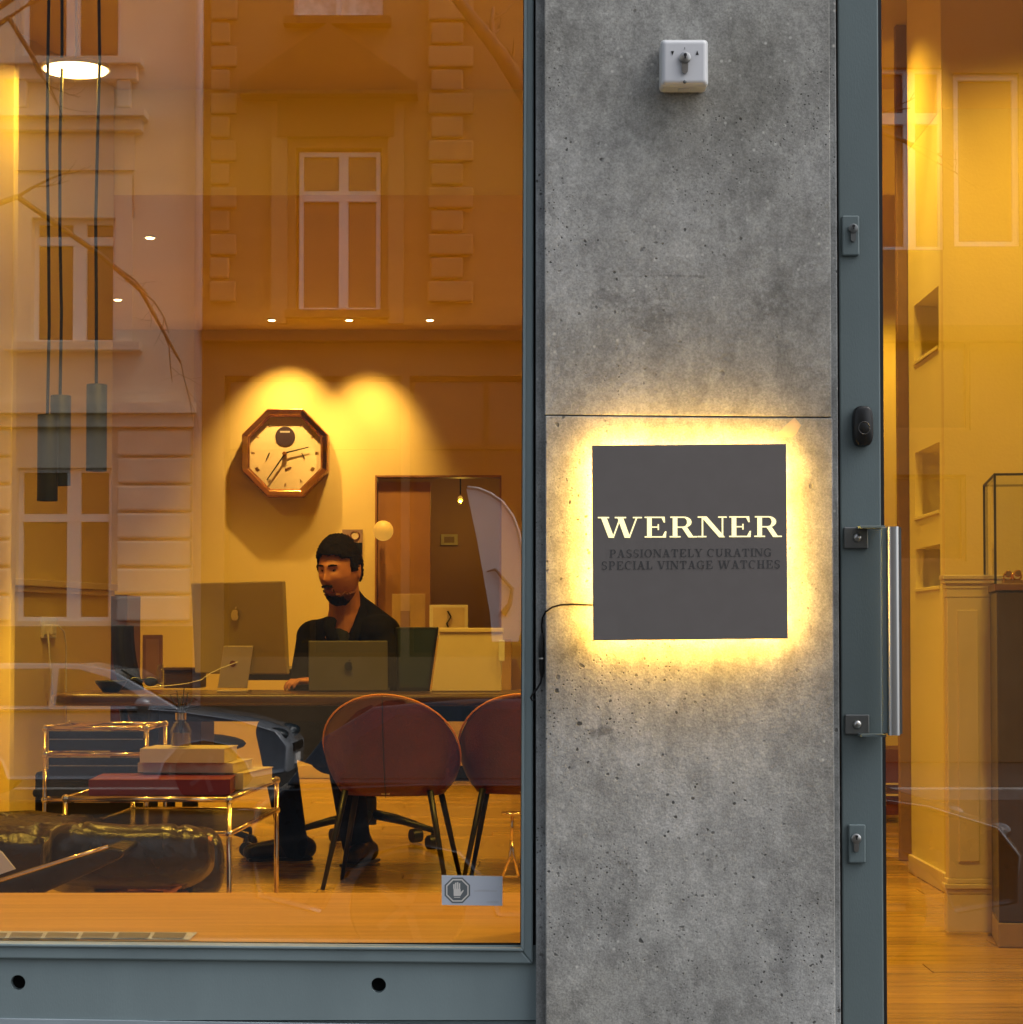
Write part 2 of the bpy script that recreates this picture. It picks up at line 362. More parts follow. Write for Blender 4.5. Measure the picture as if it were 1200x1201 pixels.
MT['tape'] = mat('peach_tape_residue', (.50, .40, .28), .8, 0, .1, 60)
MT['redcab'] = mat('dark_red_cabinet', (.14, .03, .018), .5, 0, .1)

# ------------------------------------------------------------------ walls with openings
def holed(mb, u0, u1, v0, v1, holes, Ya, Yb, conv):
    us = sorted(set([u0,u1] + [h[i] for h in holes for i in (0,1) if u0 < h[i] < u1]))
    vs = sorted(set([v0,v1] + [h[i] for h in holes for i in (2,3) if v0 < h[i] < v1]))
    for a, b in zip(us[:-1], us[1:]):
        start = None
        for c, d in zip(vs[:-1], vs[1:]):
            inh = any(h[0] <= (a+b)/2 <= h[1] and h[2] <= (c+d)/2 <= h[3] for h in holes)
            if not inh and start is None: start = c
            if inh and start is not None: conv(mb, a, b, start, c, Ya, Yb); start = None
        if start is not None: conv(mb, a, b, start, vs[-1], Ya, Yb)
    return mb
cbox = lambda mb, a, b, c, d, Ya, Yb: mb.box(a, b, Ya, Yb, c, d)

# ================================================================== SETTING: ground
struct(MB().box(-80, 80, -17.75, -1.9, -.3, -.12).build('road', MT['asphalt']))
struct(MB().box(-80, 80, -1.7, 3.80, -.3, 0).build('pavement', MT['paving']))
struct(MB().box(-80, 80, -23.3, -17.95, -.3, 0).build('pavement', MT['paving']))
struct(MB().box(-80, 80, -1.9, -1.7, -.3, .005).build('kerb', MT['kerb'], bevel=.015))
struct(MB().box(-80, 80, -17.95, -17.75, -.3, .005).build('kerb', MT['kerb'], bevel=.015))
struct(MB().box(-200, 200, -200, 200, -.9, -.31).build('ground', MT['asphalt']))

# ================================================================== FACADE
YP = 3.835
xl, xr = X(639, YP), X(976, YP)
zj = Z(488, YP)
pil = thing('concrete_pillar', 'grey fair-faced concrete pillar between the shop window and the glass door', 'pillar', (CPX, 3.9, 0))
# panels share object space (origin = pillar origin) so that the stains are continuous
up = MB().prism([(xl, YP, Z(485.8,YP)), (xr, YP, Z(488.6,YP)), (xr, YP, Z(-300,YP)), (xl, YP, Z(-300,YP))], (0, .05, 0)).build('panel', MT['concrete'], pil, bevel=.0016)
lo = MB().prism([(xl+.0012, YP-.001, 0.02), (xr+.0015, YP-.001, 0.02), (xr+.0015, YP-.001, Z(490.0,YP)), (xl+.0012, YP-.001, Z(487.2,YP))], (0, .05, 0)).build('panel', MT['concrete'], pil, bevel=.0016)
MB().box(X(628.6, 3.850), X(983.5, 3.850), 3.850, 4.15, 0, Z(-300, 3.868)).build('core', MT['concrete_plain'], pil, bevel=.002)
# ---- shop window
fr = thing('shop_window', 'large shop window in a grey-blue metal frame left of the concrete pillar', 'window', (X(200,3.86), 3.88, .4))
LU = -1150; TV = -420
YF = 3.862
# right jamb: outer fixed strip, bead
MB().pq([(617.5,-420),(626.5,-420),(625.2,1130.5),(611.2,1114)], YF, YF+.06).build('frame_jamb', MT['frame'], fr, bevel=.003)
MB().pq([(LU,1098),(611,1113.6),(625,1130.3),(LU,1112)], YF, YF+.06).build('frame_rail', MT['frame'], fr, bevel=.003)
MB().pq([(LU,1096.2),(612,1111.6),(614.2,1115.3),(LU,1099.6)], YF-.006, YF+.03).build('glazing_bead', MT['frame'], fr, bevel=.0015)
MB().pq([(616.2,-420),(619.3,-420),(614.3,1115),(611,1111.5)], YF-.006, YF+.03).build('glazing_bead', MT['frame'], fr, bevel=.0015)
MB().pq([(615.2,-420),(617.4,-420),(612.0,1112.2),(610.2,1109.5)], YF+.02, YF+.055).build('gasket', MT['gasket'], fr)
MB().pq([(LU,1095),(610.6,1110),(611.5,1112.5),(LU,1097)], YF+.02, YF+.055).build('gasket', MT['gasket'], fr)
MB().pb(LU-14, LU, TV, 1114, YF, YF+.06).build('frame_jamb', MT['frame'], fr, bevel=.003)
MB().pb(LU-14, 627, TV-16, TV, YF, YF+.06).build('frame_rail', MT['frame'], fr, bevel=.003)
gp = MB().box(X(LU,YG)+.002, X(619,YG), YG, YG+.008, Z(1112,YG), Z(TV,YG)-.002)
gp.build('glass_pane', MT['glass'], fr)
MB().pq([(625.5,-420),(629.5,-420),(629.5,1205),(625.0,1205)], YF+.025, YF+.07).build('sealant', MT['gasket'], fr)
# ---- panel below the window with two drilled holes
kp = thing('kick_panel', 'grey-blue metal panel with two round holes under the shop window', 'panel', (X(200,3.87), 3.87, .5))
def plate_holes(mb, x0, x1, z0, z1, Y, holes, th):
    # front face as a bmesh grid around round holes (n-gon fans)
    cuts = sorted(holes); xs = [x0] + [ (cuts[i][0]+cuts[i+1][0])/2 for i in range(len(cuts)-1)] + [x1]
    for (cx, cz, r), a, b in zip(cuts, xs[:-1], xs[1:]):
        n = 32; inner = [Vector((cx+r*math.cos(2*math.pi*k/n), Y, cz+r*math.sin(2*math.pi*k/n))) for k in range(n)]
        outer = []
        for k in range(n):
            c, s_ = math.cos(2*math.pi*k/n), math.sin(2*math.pi*k/n); t = 1e9
            if c > 1e-6: t = min(t, (b-cx)/c)
            if c < -1e-6: t = min(t, (a-cx)/c)
            if s_ > 1e-6: t = min(t, (z1-cz)/s_)
            if s_ < -1e-6: t = min(t, (z0-cz)/s_)
            outer.append(Vector((cx+c*t, Y, cz+s_*t)))
        # snap nearest to corners
        for cr in [Vector((a,Y,z0)),Vector((b,Y,z0)),Vector((a,Y,z1)),Vector((b,Y,z1))]:
            k = min(range(n), key=lambda i: (math.atan2(outer[i].z-cz, outer[i].x-cx) - math.atan2(cr.z-cz, cr.x-cx))**2); outer[k] = cr
        deep = [p + Vector((0, th, 0)) for p in inner]
        mb.add(inner+outer+deep, [(k, (k+1)%n, n+(k+1)%n, n+k) for k in range(n)] + [(k, 2*n+k, 2*n+(k+1)%n, (k+1)%n) for k in range(n)])
YK = 3.872
m_ = MB(); h1 = P(21,1152,YK); h2 = P(444,1155,YK)
plate_holes(m_, X(LU,YK), X(628.5,YK), Z(1196,YK), Z(1122,YK)+.02, YK, [(h1.x,h1.z,.0125), (h2.x,h2.z,.0125)], .02)
m_.build('plate', MT['frame'], kp)
MB().box(X(LU,YK), X(628.5,YK), YK+.022, YK+.03, Z(1196,YK), Z(1122,YK)+.02).build('backing', MT['blackmatte'], kp)
MB().pq([(LU,1176),(629,1204),(629,1214),(LU,1186)], YK-.004, YK+.02).build('edge_strip', mat('pale_edge_strip', (.32,.38,.42), .4), kp, bevel=.001)
MB().box(X(LU,YK), X(628.5,YK), YK+.01, YK+.03, .0, Z(1198,YK)).build('base_panel', MT['frame'], kp)
# ---- building shell around (out of frame, closes the room)
sh = MB(); XL_ = X(LU-14, YF); XR_ = X(1038, 3.87)
sh.box(-6.0, XL_-.004, 3.87, 4.15, 0, 6.5); sh.box(XL_-.004, XR_+1.05, 3.87, 4.15, Z(TV-17,YF), 6.5); sh.box(XR_+1.052, 6, 3.87, 4.15, 0, 6.5)
struct(sh.build('wall_front', MT['concrete_plain']))
sh = MB().box(XL_, X(628.0,3.91), 3.91, 4.14, 0, Z(1119,3.91)); struct(sh.build('wall_below_window', MT['concrete_plain']))

# ---- glass door
YD = 3.87
dr = thing('glass_door', 'glass shop door with a dark grey-blue metal frame and steel pull bar', 'door', (X(1010,YD), YD, FZ-.02))
dxl, dxr = X(985.6,YD), X(1033.6,YD); DT = Z(-330,YD); DB = FZ - .01
RX = dxr + 1.0
MB().box(dxl, dxr, YD, YD+.06, DB, DT).build('stile', MT['door'], dr, bevel=.0025)
MB().box(RX, RX+.07, YD, YD+.06, DB, DT).build('stile', MT['door'], dr, bevel=.0025)
MB().box(dxr+.0005, RX-.0005, YD, YD+.06, DB, DB+.10).build('rail', MT['door'], dr, bevel=.0025)
MB().box(dxr+.0005, RX-.0005, YD, YD+.06, DT-.10, DT).build('rail', MT['door'], dr, bevel=.0025)
MB().box(dxr+.0004, X(1038.2,YD), YD+.008, YD+.05, DB+.1, DT-.1).build('gasket', MT['gasket'], dr)
MB().box(X(1037.6,YG), RX+.01, YG+.001, YG+.009, DB+.09, DT-.09).build('glass_pane', MT['glass'], dr)
struct(MB().box(X(976,3.8), 3.0, 3.70, 3.90, 0, DB-.008).build('door_step', MT['kerb'], bevel=.01))
# frame between the pillar and the door
MB().box(X(984.0,3.880), X(985.0,3.880), 3.872, 3.95, DB, DT).build('gap_seal', MT['gasket'], dr)
def rplate(mb, u0, u1, v0, v1, Y0, Y1): return mb.pb(u0, u1, v0, v1, Y0, Y1)
def cylinder_lock(name, uc, vtop, parent, Y, mt, sc=1.0):
    c = P(uc, vtop, Y); m = MB(); r = .0085*sc
    m.lathe((c.x, Y, c.z), [(r,.0),(r,-.006),(r*.82,-.0068)], 24, 'Y')
    b = m.build(name, mt, parent, auto=35)
    MB().lathe((c.x, Y, c.z-.019*sc), [(r*.52,.0),(r*.52,-.0052)], 16, 'Y').add([], []).build('cylinder_body', mt, parent, auto=35)
    MB().box(c.x-r*.52, c.x+r*.52, Y-.005, Y+.001, c.z-.019*sc, c.z-.004*sc).build('cylinder_body', mt, parent)
    m = MB(); m.obox((c.x+.0004, Y-.0072, c.z+.0025*sc), (.0022*sc, .0012, .008*sc)); m.obox((c.x+.0004, Y-.0072, c.z+.0042*sc), (.0046*sc, .0010, .0034*sc)); m.build('keyhole', MT['gasket'], b)
    return b
for (u0,u1,v0,v1,cu,cv,nm) in ((989.5,1010,252,299,1000.5,268,'a'), (993.5,1013.5,966.5,1012,1004,983,'b')):
    MB().pb(u0,u1,v0,v1,YD-.008,YD+.001).build('lock_plate', MT['door'], dr, bevel=.0025)
    cylinder_lock('lock_cylinder', cu, cv, dr, YD-.0085, MT['darksteel'] if nm=='a' else MT['cyl'], .95)
# pull bar
ph = MB()
bx0, bx1 = 1041.2, 1054.8
YB = YD - .060
def hx(u): return X(u, YB)
pts = []
for k in range(20):
    a = 2*math.pi*k/20; cx = (hx(bx0)+hx(bx1))/2; rx = (hx(bx1)-hx(bx0))/2
    pts.append((cx + rx*max(-1,min(1,1.15*math.cos(a))), YB+.008 + .010*max(-1,min(1,1.2*math.sin(a)))))
zt, zb = Z(617, YB), Z(862, YB)
pbm = MB().prism([(x, y, zb) for x, y in pts], (0,0,zt-zb))
handle = pbm.build('pull_bar', MT['steel'], dr, auto=50)
MB().box(hx(1054.9), hx(1057.4), YB+.004, YB+.014, zb+.002, zt-.001).build('bar_edge', MT['darksteel'], handle)
MB().box(hx(1034.6), hx(1041.0), YB+.006, YB+.012, zb+.003, zt-.001).build('bar_flange', MT['door'], handle, bevel=.001)
for (v0, v1) in ((617.5, 643), (837.5, 861)):
    b_ = MB().pb(990, 1018.5, v0, v1, YD-.007, YD+.001).build('bracket_plate', MT['darksteel'], handle, bevel=.002)
    c = P(1005.5, (v0+v1)/2, YD-.007)
    MB().lathe((c.x, c.y, c.z), [(.0072,0),(.0072,-.002),(.0055,-.0045),(.002,-.006)], 20, 'Y').build('bolt', MT['cyl'], handle, smooth=True)
    z1, z0 = Z(v0, YD)-.001, Z(v1, YD)+.001
    zc = z1 if v0 < 700 else z0
    MB().box(X(1004,YD), hx(1040), YB+.013, YD-.004, zc-.003, zc+.001).build('bracket_arm', MT['door'], handle, bevel=.0006)
# ---- door bell
bl = thing('door_sensor', 'small black capsule-shaped bell button on the door frame above the pull bar', 'door bell', P(1011,524,YD))
m_ = MB(); c = P(1011, 500, YD); hw, hz = .0170, .0338
loop = lambda s, y: [(c.x + s*hw*math.copysign(abs(math.cos(a))**.62, math.cos(a)), y, c.z + s**.5*hz*math.copysign(abs(math.sin(a))**.55, math.sin(a))) for a in [2*math.pi*k/40 for k in range(40)]]
rings = [loop(1, YD), loop(1, YD-.014), loop(.95, YD-.019), loop(.80, YD-.0215)]
vs = [p for r_ in rings for p in r_]; n = 40
m_.add(vs, [(i*n+k, i*n+(k+1)%n, (i+1)*n+(k+1)%n, (i+1)*n+k) for i in range(3) for k in range(n)] + [tuple(3*n+k for k in range(n))])
m_.build('housing', MT['black'], bl, auto=50)
MB().tube([(c.x+.0005 + .0095*math.cos(a), YD-.0222, c.z-.004 + .0105*math.sin(a)) for a in [2*math.pi*k/28 for k in range(29)]], .0008, 6).build('button_ring', mat('black_gloss_ring', (.06,.06,.06), .2), bl, smooth=True)
MB().lathe((c.x+.0005, YD-.0216, c.z-.004), [(.0088,.001),(.0088,-.0006),(.0078,-.0010)], 24, 'Y').build('button', MT['black'], bl, auto=40)

# ---- key switch
YS = YP - .055
ks = thing('key_switch', 'white square key switch box with up and down arrows on the upper pillar', 'key switch', P(803,100,YP))
m_ = MB(); c = P(803.2, 72, YS); hw = .0395
m_.box(c.x-hw, c.x+hw, YS+.004, YP-.0005, c.z-hw, c.z+hw); m_.build('housing', MT['cream_plastic'], ks, bevel=.007, seg=4)
MB().box(c.x-hw*.93, c.x+hw*.93, YS, YS+.012, c.z-hw*.92, c.z+hw*.93).build('faceplate', MT['white_plastic'], ks, bevel=.006, seg=4)
cylinder_lock('lock_cylinder', 803.2, 68, ks, YS-.0005, MT['cyl'], 1.12)
for s_, t_ in ((-1,-1),(1,1)):
    q = Vector((c.x + s_*.0203 + (.0003 if s_>0 else 0), YS-.0003, c.z+.0148))
    MB().prism([q+Vector((-.0026,0,-.0032*t_)), q+Vector((.0026,0,-.0032*t_)), q+Vector((0,0,.0040*t_))], (0,-.0004,0)).build('arrow_mark', MT['gasket'], ks)
MB().box(c.x-.0004, c.x+.0004, YS-.0006, YS, c.z+.021, c.z+.0245).build('index_mark', MT['grey_print'], ks)
MB().lathe((c.x, YS, c.z-.0335), [(.0031,0),(.0031,-.001),(.002,-.0018)], 16, 'Y').build('screw', MT['darksteel'], ks, smooth=True)
MB().box(c.x-.010, c.x+.010, YS+.016, YS+.035, c.z-hw-.0012, c.z-hw+.001).build('cable_entry', MT['cream_plastic'], ks, bevel=.001)

# ---- illuminated sign with lettering
TH, TN, SF = .215, .062, .062
def stem(x0,y0,x1,y1,w): return [(x0-w/2,y0),(x0+w/2,y0),(x1+w/2,y1),(x1-w/2,y1)]
def ser(xc,y,wd):
    return [(xc-wd/2,y),(xc+wd/2,y),(xc+wd/2,y+SF),(xc-wd/2,y+SF)]
def arc(cx,cy,rx,ry,a0,a1,T,t,n=12):
    o = []
    for k in range(n):
        qs = []
        for a in (a0+(a1-a0)*k/n, a0+(a1-a0)*(k+1)/n):
            ca, sa = math.cos(a), math.sin(a); qs.append(((cx+rx*ca, cy+ry*sa), (cx+(rx-T)*ca, cy+(ry-t)*sa)))
        o.append([qs[0][0], qs[1][0], qs[1][1], qs[0][1]])
    return o
pi = math.pi
def glyph(ch):
    if ch == 'W': return 2.05, [stem(.62,0,.26,1,.26), stem(.70,0,1.02,.93,.07), stem(1.36,0,1.02,1,.26), stem(1.44,0,1.80,1,.07), ser(.26,1-SF,.52), ser(1.04,1-SF,.52), ser(1.82,1-SF,.42)]
    if ch == 'V': return 1.3, [stem(.68,0,.26,1,.25), stem(.76,0,1.08,1,.07), ser(.26,1-SF,.50), ser(1.08,1-SF,.42)]
    if ch == 'A': return 1.3, [stem(.24,0,.62,1,.07), stem(1.02,0,.62,1,.25), [(.4,.30),(.9,.30),(.88,.36),(.42,.36)], ser(.24,0,.42), ser(1.03,0,.5)]
    if ch == 'N': return 1.35, [stem(.22,0,.22,1,.07), stem(1.12,0,.28,1,.27), stem(1.14,0,1.14,1,.07), ser(.2,0,.4), ser(.16,1-SF,.32), ser(1.14,1-SF,.4)]
    if ch == 'E': return 1.18, [stem(.32,0,.32,1,TH), [(.1,0),(1.08,0),(1.1,.30),(1.04,.30),(.92,SF),(.1,SF)], [(.1,1),(1.02,1),(1.04,.72),(.98,.72),(.88,1-SF),(.1,1-SF)], [(.4,.47),(.72,.47),(.72,.53),(.4,.53)], [(.70,.36),(.76,.36),(.76,.64),(.70,.64)]]
    if ch == 'L': return 1.08, [stem(.32,0,.32,1,TH), ser(.32,1-SF,.5), [(.1,0),(.98,0),(1.0,.34),(.94,.34),(.84,SF),(.1,SF)]]
    if ch == 'I': return .56, [stem(.28,0,.28,1,TH), ser(.28,0,.48), ser(.28,1-SF,.48)]
    if ch == 'T': return 1.2, [stem(.6,0,.6,1,TH), ser(.6,0,.52), [(.1,1),(1.1,1),(1.13,.68),(1.07,.68),(.98,1-SF),(.22,1-SF),(.13,.68),(.07,.68)]]
    if ch == 'P': return 1.16, [stem(.32,0,.32,1,TH), ser(.32,0,.5), [(.1,1-SF),(.72,1-SF),(.72,1),(.1,1)], [(.3,.42),(.72,.42),(.72,.48),(.3,.48)]] + arc(.70,.71,.36,.29,-pi/2,pi/2,.21,.06)
    if ch == 'R': return 1.36, [stem(.32,0,.32,1,TH), ser(.32,0,.5), [(.1,1-SF),(.72,1-SF),(.72,1),(.1,1)], [(.3,.46),(.74,.46),(.74,.52),(.3,.52)], stem(1.06,0,.74,.50,.25), ser(1.16,0,.36)] + arc(.72,.735,.36,.265,-pi/2,pi/2,.21,.06)
    if ch == 'H': return 1.34, [stem(.32,0,.32,1,TH), stem(1.02,0,1.02,1,TH), [(.4,.47),(.94,.47),(.94,.53),(.4,.53)]] + [ser(x,y,.46) for x in (.32,1.02) for y in (0,1-SF)]
    if ch == 'U': return 1.3, [stem(.32,.35,.32,1,TH), stem(1.06,.35,1.06,1,.07), ser(.32,1-SF,.48), ser(1.06,1-SF,.38)] + arc(.655,.38,.44,.40,-pi,0,.18,.10)
    if ch == 'O': return 1.3, arc(.65,.5,.58,.52,0,2*pi,.2,.06,28)
    if ch == 'C': return 1.22, arc(.65,.5,.58,.52,R(52),R(308),.2,.06,22) + [[(1.02,.70),(1.09,.70),(1.09,1.0),(1.02,.94)]]
    if ch == 'G': return 1.32, arc(.65,.5,.58,.52,R(52),R(308),.2,.06,22) + [[(1.02,.70),(1.09,.70),(1.09,1.0),(1.02,.94)], stem(1.02,.02,1.02,.44,.2), ser(1.02,.42,.42)]
    if ch == 'S': return 1.02, arc(.5,.75,.38,.265,R(40),R(270),.17,.07,14) + arc(.52,.26,.40,.28,R(-140),R(90),.17,.07,14) + [[(.80,.72),(.86,.72),(.86,.99),(.80,.92)], [(.12,.28),(.18,.28),(.18,.02),(.12,.0)]]
    if ch == 'Y': return 1.22, [stem(.62,0,.62,.5,TH), stem(.62,.45,.22,1,.22), stem(.66,.45,.98,1,.07), ser(.62,0,.48), ser(.22,1-SF,.46), ser(1.0,1-SF,.4)]
    return .5, []
def lettering(parent, name, text, u0, u1, v0, v1, Y, mt, gap=.05, each=True, depth=.0006, slope=0):
    ws = [glyph(c)[0] for c in text]; tot = sum(ws) + gap*(len(text)-1)
    a, b = P(u0, v1, Y), P(u1, v0, Y); h = b.z - a.z; k = (b.x-a.x)/tot; x = a.x
    for ch, w_ in zip(text, ws):
        g = glyph(ch)[1]
        if g:
            m = MB(); y = Y
            for i, pl in enumerate(g):
                zs = slope*(x-a.x)
                m.prism([(x+p[0]*k, y - .00002*i, a.z+p[1]*h+zs) for p in pl], (0, depth, 0))
            m.build(name, mt, parent)
        x += (w_+gap)*k
YSG = YP - .044
sg = thing('shop_sign', 'square dark backlit sign reading WERNER mounted on the concrete pillar', 'sign', P(809.5,750,YP))
MB().pq([(694.3,521.8),(922.3,520.0),(924.3,748.6),(695.6,750.8)], YSG, YSG+.004).build('plate', MT['sign'], sg, bevel=.0008)
inn = lambda a, b: MB().pq([(710,537.5),(907.5,536),(909,733.5),(711.5,735.5)], a, b)
inn(YSG+.0045, YP-.010).build('back_box', MT['frame'], sg)
# LED strips around the back box, shining outwards and to the wall
for q in ([(700.5,530),(915.5,528.5),(915.5,533.0),(700.5,534.5)], [(701.5,738.2),(917.5,736.2),(917.5,740.5),(701.5,742.5)], [(701.5,535.4),(706.5,535.4),(707.5,737.2),(702.5,737.2)], [(911.0,534),(915.5,534),(917.0,735.2),(912.5,735.2)]):
    MB().pq(q, YSG+.018, YSG+.021).build('led_strip', MT['led'], sg)
lettering(sg, 'letter', 'WERNER', 701.3, 917.6, 605.8, 630.2, YSG-.0006, MT['letters'], .0, slope=.005)
lettering(sg, 'tagline_letter', 'PASSIONATELY CURATING', 714.5, 905.5, 644.2, 653.4, YSG-.0005, MT['engrave'], .1, depth=.0003, slope=.008)
lettering(sg, 'tagline_letter', 'SPECIAL VINTAGE WATCHES', 705.2, 915.5, 658.0, 667.6, YSG-.0005, MT['engrave'], .1, depth=.0003, slope=.008)
# cable
cb = thing('sign_cable', 'thin black cable with an inline connector running from the sign over the pillar edge', 'cable', P(640,820,YP))
cp = [(702,709.5),(690,709.0),(672,708.2),(658,708.8),(648,711.5),(640,717),(636.3,724),(635.3,733),(636.2,744)]
MB().tube([P(u, v, (YP-.005 if u > 645 else YP-.003 if u > 637 else 3.847)) for u, v in cp], .0016, 8).build('wire', MT['blackmatte'], cb, smooth=True)
MB().tube([P(635.9,742,3.845), P(635.4,748,3.845), P(634.8,758,3.844), P(634.8,770,3.844), P(635,772,3.844), P(635.3,786,3.844), P(635.6,794,3.845)], [.0022,.0038,.0046,.0046,.0040,.0042,.0024], 10).build('connector', MT['black'], cb, auto=40)
MB().tube([P(634.9,771,3.844), P(634.9,772.6,3.844)], .0049, 10).build('connector_ring', MT['cyl'], cb)
MB().tube([P(635.4,793,3.845), P(634.2,800,3.844), P(629.5,808,3.843), P(625,813,3.842), P(622.6,818,3.842), P(624.2,821,3.842), P(627.2,820,3.843)], .0017, 8).build('wire', MT['blackmatte'], cb, smooth=True)
tp = MB(); q = [(908,512),(924,496),(932,489),(940,498),(934,508),(930,512)]
tp.pq(q, YP-.0018, YP-.0012); tag(tp.build('tape_scrap', MT['tape']), 'torn scrap of peach tape residue above the sign corner', 'tape')
# window sticker
YT = YG - .0012
stk = thing('window_sticker', 'small white sticker with a stop-hand octagon low on the shop window', 'sticker', P(553,1062,YT))
MB().pq([(518,1026),(589.5,1027.3),(589.3,1062),(518.3,1061)], YT, YT+.0006).build('sheet', mat('sticker_white', (.56,.60,.68), .5, 0, .04), stk)
def ngon(cx, cy, r, n, a0=0): return [(cx + r*math.cos(a0+2*pi*k/n), cy + r*math.sin(a0+2*pi*k/n)) for k in range(n)]
MB().pq(ngon(536.5,1043.8,16.2,8,pi/8), YT-.0002, YT-.0001).build('octagon_print', MT['grey_print'], stk)
MB().pq(ngon(536.5,1043.8,14.3,8,pi/8), YT-.0004, YT-.0003).build('octagon_print', MT['white_card'], stk)
MB().pq(ngon(536.5,1043.8,12.6,8,pi/8), YT-.0006, YT-.0005).build('octagon_print', MT['grey_print'], stk)
hm = MB(); hm.pq([(532,1042),(540.2,1042),(540.4,1046),(543.4,1043.2),(544,1044.2),(540,1050.4),(532.2,1050.4)], YT-.0008, YT-.0007)
for i, (a, b) in enumerate(((532.0,1036.5),(534.1,1034.8),(536.3,1034.2),(538.5,1035.4))): hm.pb(a, a+1.7, b, 1042.2, YT-.0009, YT-.00082)
hm.pb(533, 540, 1051.6, 1052.4, YT-.0008, YT-.0007); hm.build('hand_print', MT['white_card'], stk)
for (a,b,c_,d) in ((556,583,1044.2,1045),(560,574,1043.2,1043.6),(571,585,1057,1057.9)): MB().pb(a,b,c_,d,YT-.0002,YT-.0001).build('print_line', MT['pale_print'], stk)

# ================================================================== INTERIOR SHELL
ZC1 = EYE + 2.60; ZC2 = EYE + 2.10
Y_R = 10.74; Y_BW = 15.4
sill_z = Z(1110, YG+.02)
sb = MB(); b0 = X(-400, 4.2)
ps = P(0, 1046.5, 1); dps = ray(0,1046.5); tt = (sill_z-EYE)/dps.z; ysb = dps.y*tt
sill = thing('sill_board', 'deep oak window bench board behind the shop glass', 'window sill', (-.9, 4.3, sill_z-.05))
MB().box(XL_+.02, X(636,4.15), YG+.012, ysb, sill_z-.04, sill_z).build('board', MT['sillw'], sill, bevel=.002)
MB().box(XL_+.02, X(636,4.15), ysb-.03, ysb-.008, FZ, sill_z-.041).build('apron', MT['trim'], sill)
stp = MB(); q = [Hh(-30,1091.5,sill_z+.002), Hh(232,1093,sill_z+.002), Hh(222,1101.5,sill_z+.002), Hh(-30,1099.5,sill_z+.002)]
pst = thing('card_strip', 'flat strip of small grey printed cards lying on the oak sill', 'paper strip', Vector((q[0].x, q[0].y, sill_z)))
sheet(MB(), q).build('sheet', MT['pale_print'], pst)
for k in range(6):
    a, b = -28+k*42, -28+k*42+37
    sheet(MB(), [Hh(a,1093,sill_z+.0035), Hh(b,1093.6,sill_z+.0035), Hh(b-4,1100,sill_z+.0035), Hh(a-4,1099.4,sill_z+.0035)]).build('card', mat('grey_card_%d' % k, (.16,.15,.15), .5), pst)

# floor with planks
fl = struct(MB().box(-6, 6, 3.905, 16.8, FZ-.12, FZ-.019).build('floor', mat('floor_joint', (.10,.05,.02), .8), origin=(0,0,FZ-.12)))
base_plank = MB().box(-1.098, 1.098, -.0885, .0885, FZ-.12, FZ-.12+.018)   # local to the floor's origin
pl0 = None; n_pl = 0
for j in range(0, 64):
    yy = 4.2 + j*.18 + .09
    off = (j*0.83) % 2.2
    for i in range(-2, 3):
        xx = i*2.2 + off - 1.1
        u = 600 + xx/yy*F_PX
        # only the boards the window, the door or a step aside can show
        if xx+1.1 < -yy*.42 - .6 or xx-1.1 > yy*.42 + .4 or yy > 15.3: continue
        if n_pl >= 290: continue
        if pl0 is None:
            pl0 = base_plank.build('plank', MT['floorw'], fl); o = pl0
        else:
            o = pl0.copy(); COL.objects.link(o)
        o.location = (xx, yy, .101); n_pl += 1
struct(MB().box(-6, 6, 3.906, 4.198, FZ-.019, FZ-.001).build('floor_edge', MT['floorw']))
# ceilings and walls
struct(MB().box(-6, 6, 4.152, Y_R, ZC1, ZC1+.1).build('ceiling', MT['ceil']))
struct(MB().box(-6, 6, Y_R+.001, 17.9, ZC2, ZC1+.1).build('ceiling', MT['ceil']))
dx0, dx1 = X(440,Y_BW), X(588,Y_BW); dzt = Z(557, Y_BW)
wb = holed(MB(), -6, 6, FZ-.1, ZC2-.001, [(dx0, dx1, FZ-.2, dzt)], Y_BW, Y_BW+.12, cbox)
struct(wb.build('wall_back', MT['wall']))
struct(MB().box(-6.1, -6.0, 3.9, 17.9, 0, 6.5).build('wall_left', MT['wall']))
struct(MB().box(6.0, 6.1, 3.9, 17.9, 0, 6.5).build('wall_right', MT['wall']))
bbx = MB(); bbx.box(-3.5, dx0-.06, Y_BW-.016, Y_BW-.0005, FZ, FZ+.09); bbx.box(dx1+.06, 6, Y_BW-.016, Y_BW-.0005, FZ, FZ+.09)
struct(bbx.build('skirting_board', MT['trim'], bevel=.003))
# room beyond the doorway
dm = MB(); dm.box(-1.6, 1.4, 17.8, 17.9, FZ-.1, ZC2); dm.box(-1.7, -1.6, Y_BW+.121, 17.9, FZ-.1, ZC2); dm.box(1.4, 1.5, Y_BW+.121, 17.9, FZ-.1, ZC2)
struct(dm.build('back_room_wall', MT['doorw']))
struct(MB().box(-1.6, 1.4, 16.8, 17.8, FZ-.12, FZ-.002).build('back_room_floor', MT['floorw']))
dj = thing('doorway', 'brown doorway in the back wall right of the seated man', 'doorway', ((dx0+dx1)/2, Y_BW, FZ))
MB().box(dx0-.001, dx0+.012, Y_BW-.002, Y_BW+.14, FZ, dzt-.013).build('jamb', MT['doorw'], dj, bevel=.002)
MB().box(dx1-.012, dx1+.001, Y_BW-.002, Y_BW+.14, FZ, dzt-.013).build('jamb', MT['doorw'], dj, bevel=.002)
MB().box(dx0-.001, dx1+.001, Y_BW-.002, Y_BW+.14, dzt-.012, dzt+.001).build('lintel', MT['doorw'], dj, bevel=.002)
